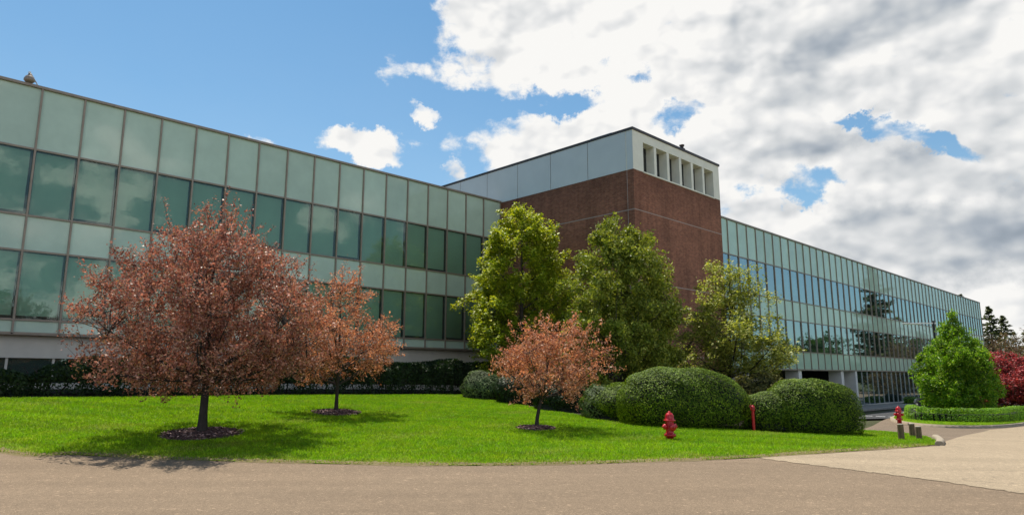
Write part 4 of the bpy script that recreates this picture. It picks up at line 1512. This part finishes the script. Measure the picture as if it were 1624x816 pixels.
def ring_hedge():
    rng = np.random.default_rng(91)
    line = smooth_line([gp2(1447, 662), gp2(1452, 668.5), gp2(1480, 671.5), gp2(1520, 673), gp2(1565, 673), gp2(1600, 671.0), gp2(1616, 666)], 6)
    L = [Vector(p) for p in line]
    base = Vector((*line[len(line) // 2], gz(*line[len(line) // 2]) + .12))
    root = thing('ring_hedge', 'low clipped bright green hedge around the driveway island', 'hedge', base)
    n = 26000
    seg = np.array([(L[i + 1] - L[i]).length for i in range(len(L) - 1)])
    cum = np.concatenate([[0], np.cumsum(seg)])
    tt = rng.uniform(0, cum[-1], n)
    i = np.clip(np.searchsorted(cum, tt) - 1, 0, len(seg) - 1)
    f_ = (tt - cum[i]) / seg[i]
    A = np.array([tuple(p) for p in L])
    p = A[i] * (1 - f_[:, None]) + A[i + 1] * f_[:, None]
    tn = (A[i + 1] - A[i]) / seg[i][:, None]
    nr = np.stack([-tn[:, 1], tn[:, 0]], -1)
    hw, hh_ = .36, .62
    a = rng.uniform(-.35, math.pi + .35, n)
    sx = np.sign(np.cos(a)) * np.abs(np.cos(a)) ** .6
    sz = np.sign(np.sin(a)) * np.abs(np.sin(a)) ** .6
    k = 1 + .05 * np.sin(tt * 3) + .05 * np.sin(tt * 7 + 1) - np.abs(rng.normal(size=n)) * .06
    off = sx * hw * k
    z = .05 + rng.uniform(0, .0, n) + np.where(sz > 0, .22 + sz * (hh_ - .22) * k, .22 + sz * .3)
    low = rng.uniform(0, 1, n) < .5
    z = np.where(low, rng.uniform(.05, .35, n), z)
    off = np.where(low, np.sign(off) * hw * k, off)
    q = p + nr * off[:, None]
    P = np.stack([q[:, 0], q[:, 1], ground(q[:, 0], q[:, 1]) + .13 + z], -1) - np.array(base)
    Nn = np.stack([nr[:, 0] * sx, nr[:, 1] * sx, sz], -1)
    link('foliage', leaf_mesh('foliage', P, .06, M['box'], rng, .6, Nn, .7), root)
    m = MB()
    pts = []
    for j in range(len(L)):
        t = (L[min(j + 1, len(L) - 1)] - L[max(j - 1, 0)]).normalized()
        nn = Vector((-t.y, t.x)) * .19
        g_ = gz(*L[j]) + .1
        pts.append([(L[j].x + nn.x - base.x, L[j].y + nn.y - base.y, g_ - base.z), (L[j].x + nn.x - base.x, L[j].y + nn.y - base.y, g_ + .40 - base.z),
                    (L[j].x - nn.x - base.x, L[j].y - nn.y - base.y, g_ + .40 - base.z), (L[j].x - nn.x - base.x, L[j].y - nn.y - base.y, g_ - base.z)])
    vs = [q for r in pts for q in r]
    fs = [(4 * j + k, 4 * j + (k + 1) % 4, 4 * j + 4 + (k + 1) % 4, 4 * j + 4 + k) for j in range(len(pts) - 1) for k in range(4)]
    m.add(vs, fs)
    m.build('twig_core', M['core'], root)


ring_hedge()

# kerb stone at the tip of the lawn
kp = [gp2(1484, 695), gp2(1488.5, 698), gp2(1492, 702), gp2(1490, 706)]
kl = smooth_line(kp, 6)
m = MB()
prof = [(-.10, -.1), (-.10, .08), (-.06, .125), (.06, .125), (.10, .08), (.10, -.1)]
vs, fs = [], []
for j, p in enumerate(kl):
    a, b = Vector(kl[max(j - 1, 0)]), Vector(kl[min(j + 1, len(kl) - 1)])
    t = (b - a).normalized()
    nn = Vector((-t.y, t.x))
    g_ = gz(*p)
    vs += [(p[0] + nn.x * x, p[1] + nn.y * x, g_ + z) for x, z in prof]
for j in range(len(kl) - 1):
    fs += [(6 * j + k, 6 * j + (k + 1) % 6, 6 * j + 6 + (k + 1) % 6, 6 * j + 6 + k) for k in range(6)]
fs += [tuple(range(6)), tuple(range(6 * (len(kl) - 1), 6 * len(kl)))]
m.add(vs, fs)
o = m.build('kerb_stone', M['kerb'], None, bevel=.02)
tag(o, 'rounded pale concrete kerb end at the right tip of the lawn', 'kerb stone')


# ------------------------------------------------------------------ street furniture
def hydrant(label, base, h, rz, group):
    k = h / .80
    r = thing('fire_hydrant', label, 'fire hydrant', base, rz, group)
    m = MB()
    S = lambda pr: [(a * k, b * k) for a, b in pr]
    m.lathe(S([(0, -.1), (.105, -.1), (.105, .10), (.165, .105), (.165, .135), (.165, .16), (.11, .165), (.112, .25), (.115, .48), (.112, .52)]), 24)
    m.build('barrel', M['red'], r)
    m = MB()
    for q in range(8):
        a = 2 * math.pi * (q + .5) / 8
        m.lathe(S([(0, .09), (.014, .09), (.014, .185), (0, .186)]), 6, (.145 * k * math.cos(a), .145 * k * math.sin(a), 0))
    m.build('flange_bolts', M['redworn'], r)
    m = MB()
    m.lathe(S([(.112, .52), (.165, .522), (.168, .555), (.128, .565), (.125, .62), (.112, .685), (.085, .735), (.045, .755), (.045, .762), (.03, .765), (.03, .80), (0, .802)]), 24)
    m.build('bonnet', M['red'], r)
    m = MB()
    for q in range(8):
        a = 2 * math.pi * q / 8
        m.tube([(.128 * k * math.cos(a), .128 * k * math.sin(a), .56 * k), (.113 * k * math.cos(a), .113 * k * math.sin(a), .685 * k), (.06 * k * math.cos(a), .06 * k * math.sin(a), .75 * k)], .008 * k, 5)
    m.build('bonnet_ribs', M['red'], r)
    for sgn in (-1, 1):
        m = MB()
        pr = S([(.062, .09), (.062, .135), (.080, .14), (.080, .185), (.045, .19), (.045, .215), (.022, .22), (.022, .245), (0, .246)])
        m.lathe([(a, b * sgn) for a, b in pr], 14, (0, 0, .37 * k), 'X')
        m.build('hose_cap', M['red'], r)
    m = MB()
    pr = S([(.085, .09), (.085, .13), (.105, .135), (.105, .175), (.05, .185), (.025, .19), (.025, .22), (0, .221)])
    m.lathe([(a, -b) for a, b in pr], 16, (0, 0, .36 * k), 'Y')
    m.build('pumper_cap', M['red'], r)
    return r


GH = 'red fire hydrants'
hb1 = gpx(1063, 697)
hydrant('red fire hydrant on the lawn in front of the largest clipped dome', hb1, 44 / 1085 * hb1.y, .35, GH)
hb2 = gpx(1427, 672.5)
hydrant('red fire hydrant at the tip of the driveway island, behind the bollards', hb2 + Vector((0, 0, .12)), .74, -.5, GH)

sp = gpx(1196, 684)
r = thing('standpipe', 'slim red indicator post standing between two clipped domes', 'standpipe', sp)
hh_ = 41 / 1085 * sp.y
m = MB()
m.tube([(0, 0, -.1), (0, 0, hh_ * .93)], .042, 12)
m.build('post', M['red'], r)
m = MB()
m.lathe([(0, hh_ * .78), (.06, hh_ * .78), (.064, hh_ * .80), (.064, hh_ * .93), (.05, hh_ * .96), (.02, hh_ * .965), (.02, hh_), (0, hh_)], 14)
m.build('head', M['red'], r)
m = MB()
m.tube([(0, -.0, hh_ * .95), (-.09, -.03, hh_ * .98)], .022, 8)
m.tube([(-.09, -.03, hh_ * .985), (-.09, -.03, hh_ * .90)], .02, 8)
m.build('handle', M['redworn'], r)
m = MB()
m.box((-.03, -.075, hh_ * .82), (.03, -.055, hh_ * .89))
m.build('indicator_plate', M['redworn'], r)

for px, py, hpx, lb in [(1430, 697.5, 25, 'nearest squat timber bollard, leftmost of the three'), (1447.5, 692.5, 21, 'middle timber bollard of the three, set farthest back'),
                        (1458, 697, 21, 'rightmost timber bollard, by the kerb end')]:
    b = gpx(px, py)
    h_ = hpx / 1085 * b.y
    r = thing('bollard', lb, 'bollard', b, random.Random(px).random(), 'timber bollards at the lawn tip')
    m = MB()
    rad = .082
    prof = [(rad * 1.03, -.1), (rad * 1.02, h_ * .1), (rad, h_ * .6), (rad * .98, h_ - .02)]
    m.lathe(prof, 14)
    m.build('post', M['timber'], r)
    m = MB()
    m.lathe([(rad * .98, h_ - .02), (rad * .93, h_ - .003), (rad * .7, h_ + .004), (0, h_ + .008)], 14)
    m.build('top', M['timbertop'], r)

# lamp post by the driveway
lb_ = at_depth(1489.5, 47.0)
ltop = pix(1489.5, 511, 47.0).z - lb_.z
r = thing('street_lamp', 'dark lamp post with a flat arm reaching left, behind the bright green tree', 'street lamp', lb_)
m = MB()
m.tube([(0, 0, -.3), (0, 0, ltop + .12)], [.09, .065], 12)
m.build('pole', M['black'], r)
m = MB()
m.box((-1.0, -.04, ltop - .09), (-.02, .04, ltop - .01))
m.box((0.0, -.05, ltop - .10), (.14, .05, ltop + .0))
m.build('arm', M['lampgrey'], r)
m = MB()
m.box((-2.1, -.16, ltop - .13), (-.98, .16, ltop - .04))
o = m.build('lamp_head', M['lampgrey'], r, bevel=.02)

# dark car mostly hidden by the bright green tree
cb = at_depth(1483, 53)
cb.z += .02
r = thing('parked_car', 'dark parked car with a red tail light bar, half hidden behind the bright green tree', 'car', cb, math.radians(84))
m = MB()
sec = [(-2.2, .35, .80), (-2.1, .28, .98), (-1.6, .25, 1.04), (-.9, .25, 1.08), (.6, .25, 1.04), (1.5, .26, .92), (2.1, .3, .82), (2.25, .4, .66)]
vs = []
for x, z0_, z1_ in sec:
    w_ = .90 if abs(x) < 2 else .80
    vs += [(x, -w_, z0_), (x, -w_ * 1.02, (z0_ + z1_) / 2), (x, -w_ * .93, z1_), (x, w_ * .93, z1_), (x, w_ * 1.02, (z0_ + z1_) / 2), (x, w_, z0_)]
fs = [(6 * j + k, 6 * j + (k + 1) % 6, 6 * j + 6 + (k + 1) % 6, 6 * j + 6 + k) for j in range(len(sec) - 1) for k in range(6)] + [tuple(range(6)), tuple(range(6 * len(sec) - 6, 6 * len(sec)))]
m.add(vs, fs)
m.build('body', M['carpaint'], r, bevel=.03)
m = MB()
m.add([(-1.75, -.78, 1.03), (.85, -.78, 1.03), (.1, -.62, 1.46), (-1.05, -.62, 1.46), (-1.75, .78, 1.03), (.85, .78, 1.03), (.1, .62, 1.46), (-1.05, .62, 1.46)],
      [(0, 1, 2, 3), (5, 4, 7, 6), (1, 5, 6, 2), (4, 0, 3, 7), (3, 2, 6, 7), (0, 4, 5, 1)])
m.build('cabin', M['carglass'], r, bevel=.03)
m = MB()
m.box((-2.225, -.74, .78), (-2.13, .74, .90))
m.build('tail_light', M['taillight'], r)
for x in (-1.35, 1.4):
    for y in (-.82, .82):
        w_ = MB()
        w_.lathe([(0, -.1), (.2, -.1), (.31, -.09), (.33, -.06), (.33, .06), (.31, .09), (.2, .1), (0, .1)], 20, (x, y, .33), 'Y')
        wo = w_.build('wheel', M['tyre'], r)
        h_ = MB()
        h_.lathe([(0, -.112), (.19, -.108), (.2, -.1), (.2, .1), (.19, .108), (0, .112)], 14, (x, y, .33), 'Y')
        h_.build('rim', M['steel'], wo)

# ------------------------------------------------------------------ grass blades
def in_poly(x, y, poly):
    P = np.array(poly)
    ins = np.zeros(len(x), bool)
    j = len(P) - 1
    for i in range(len(P)):
        xi, yi, xj, yj = P[i, 0], P[i, 1], P[j, 0], P[j, 1]
        c = ((yi > y) != (yj > y)) & (x < (xj - xi) * (y - yi) / (yj - yi + 1e-12) + xi)
        ins ^= c
        j = i
    return ins


def edge_dist(x, y, line):
    L = np.array(line)
    d = np.full(len(x), 1e9)
    for a, b in zip(L[:-1], L[1:]):
        ab = b - a
        t = np.clip(((x - a[0]) * ab[0] + (y - a[1]) * ab[1]) / (ab @ ab + 1e-12), 0, 1)
        d = np.minimum(d, np.hypot(x - a[0] - t * ab[0], y - a[1] - t * ab[1]))
    return d


def grass(name, label, poly, dens, seed, dz, dryline=None, clear=()):
    rng = np.random.default_rng(seed)
    A = np.array(poly)
    x0, y0 = A.min(0)
    x1, y1 = A.max(0)
    n = int((x1 - x0) * (y1 - y0) * dens)
    x = rng.uniform(x0, x1, n)
    y = rng.uniform(y0, y1, n)
    k = in_poly(x, y, poly)
    x, y = x[k], y[k]
    for cx, cy, r_ in clear:
        kk = np.hypot(x - cx, y - cy) > r_ * (1 + .08 * np.sin(3 * np.arctan2(y - cy, x - cx)))
        x, y = x[kk], y[kk]
    n = len(x)
    z = ground(x, y) + dz
    dry = np.zeros(n)
    if dryline is not None:
        d = edge_dist(x, y, dryline)
        wob = .10 + .16 * (np.sin(x * 2.1) * .5 + .5) + .12 * (np.sin(x * 5.3 + 1) * .5 + .5)
        dry = np.clip(1 - d / (wob * 2.7), 0, 1) * (rng.uniform(0, 1, n) < .75)
        dry = np.maximum(dry, (rng.uniform(0, 1, n) < .03) * .6)
        patch = np.sin(x * .9 + 1.3) * np.sin(y * 1.3 + .4) + .6 * np.sin(x * 2.3 - y * 1.7)
        dry = np.maximum(dry, np.clip((patch - .7) * .6, 0, .55) * (rng.uniform(0, 1, n) < .7))
    h = .046 * rng.uniform(.6, 1.5, n) * (1 - .45 * dry)
    a = rng.uniform(0, 6.28, n)
    w_ = .009 * rng.uniform(.7, 1.5, n)
    lx, ly = rng.normal(size=n) * .030, rng.normal(size=n) * .030
    V = np.empty((n, 3, 3))
    V[:, 0] = np.stack([x - np.cos(a) * w_, y - np.sin(a) * w_, z], -1)
    V[:, 1] = np.stack([x + np.cos(a) * w_, y + np.sin(a) * w_, z], -1)
    V[:, 2] = np.stack([x + lx, y + ly, z + h], -1)
    me = np_mesh(name, V.reshape(-1, 3), np.arange(3 * n).reshape(n, 3), M['blade'], attr=np.repeat(dry, 3))
    o = link(name, me)
    tag(o, label, 'grass', None, 'stuff')
    return o


grass('grass', 'short bright green grass blades of the lawn', lawn_poly, 1300, 5, .014, front_s, [(t1.x, t1.y, .95), (t2.x, t2.y, .8), (t3.x, t3.y, .6)])
grass('island_grass', 'short grass inside the island kerb', inset(isl, .2), 260, 6, .145)
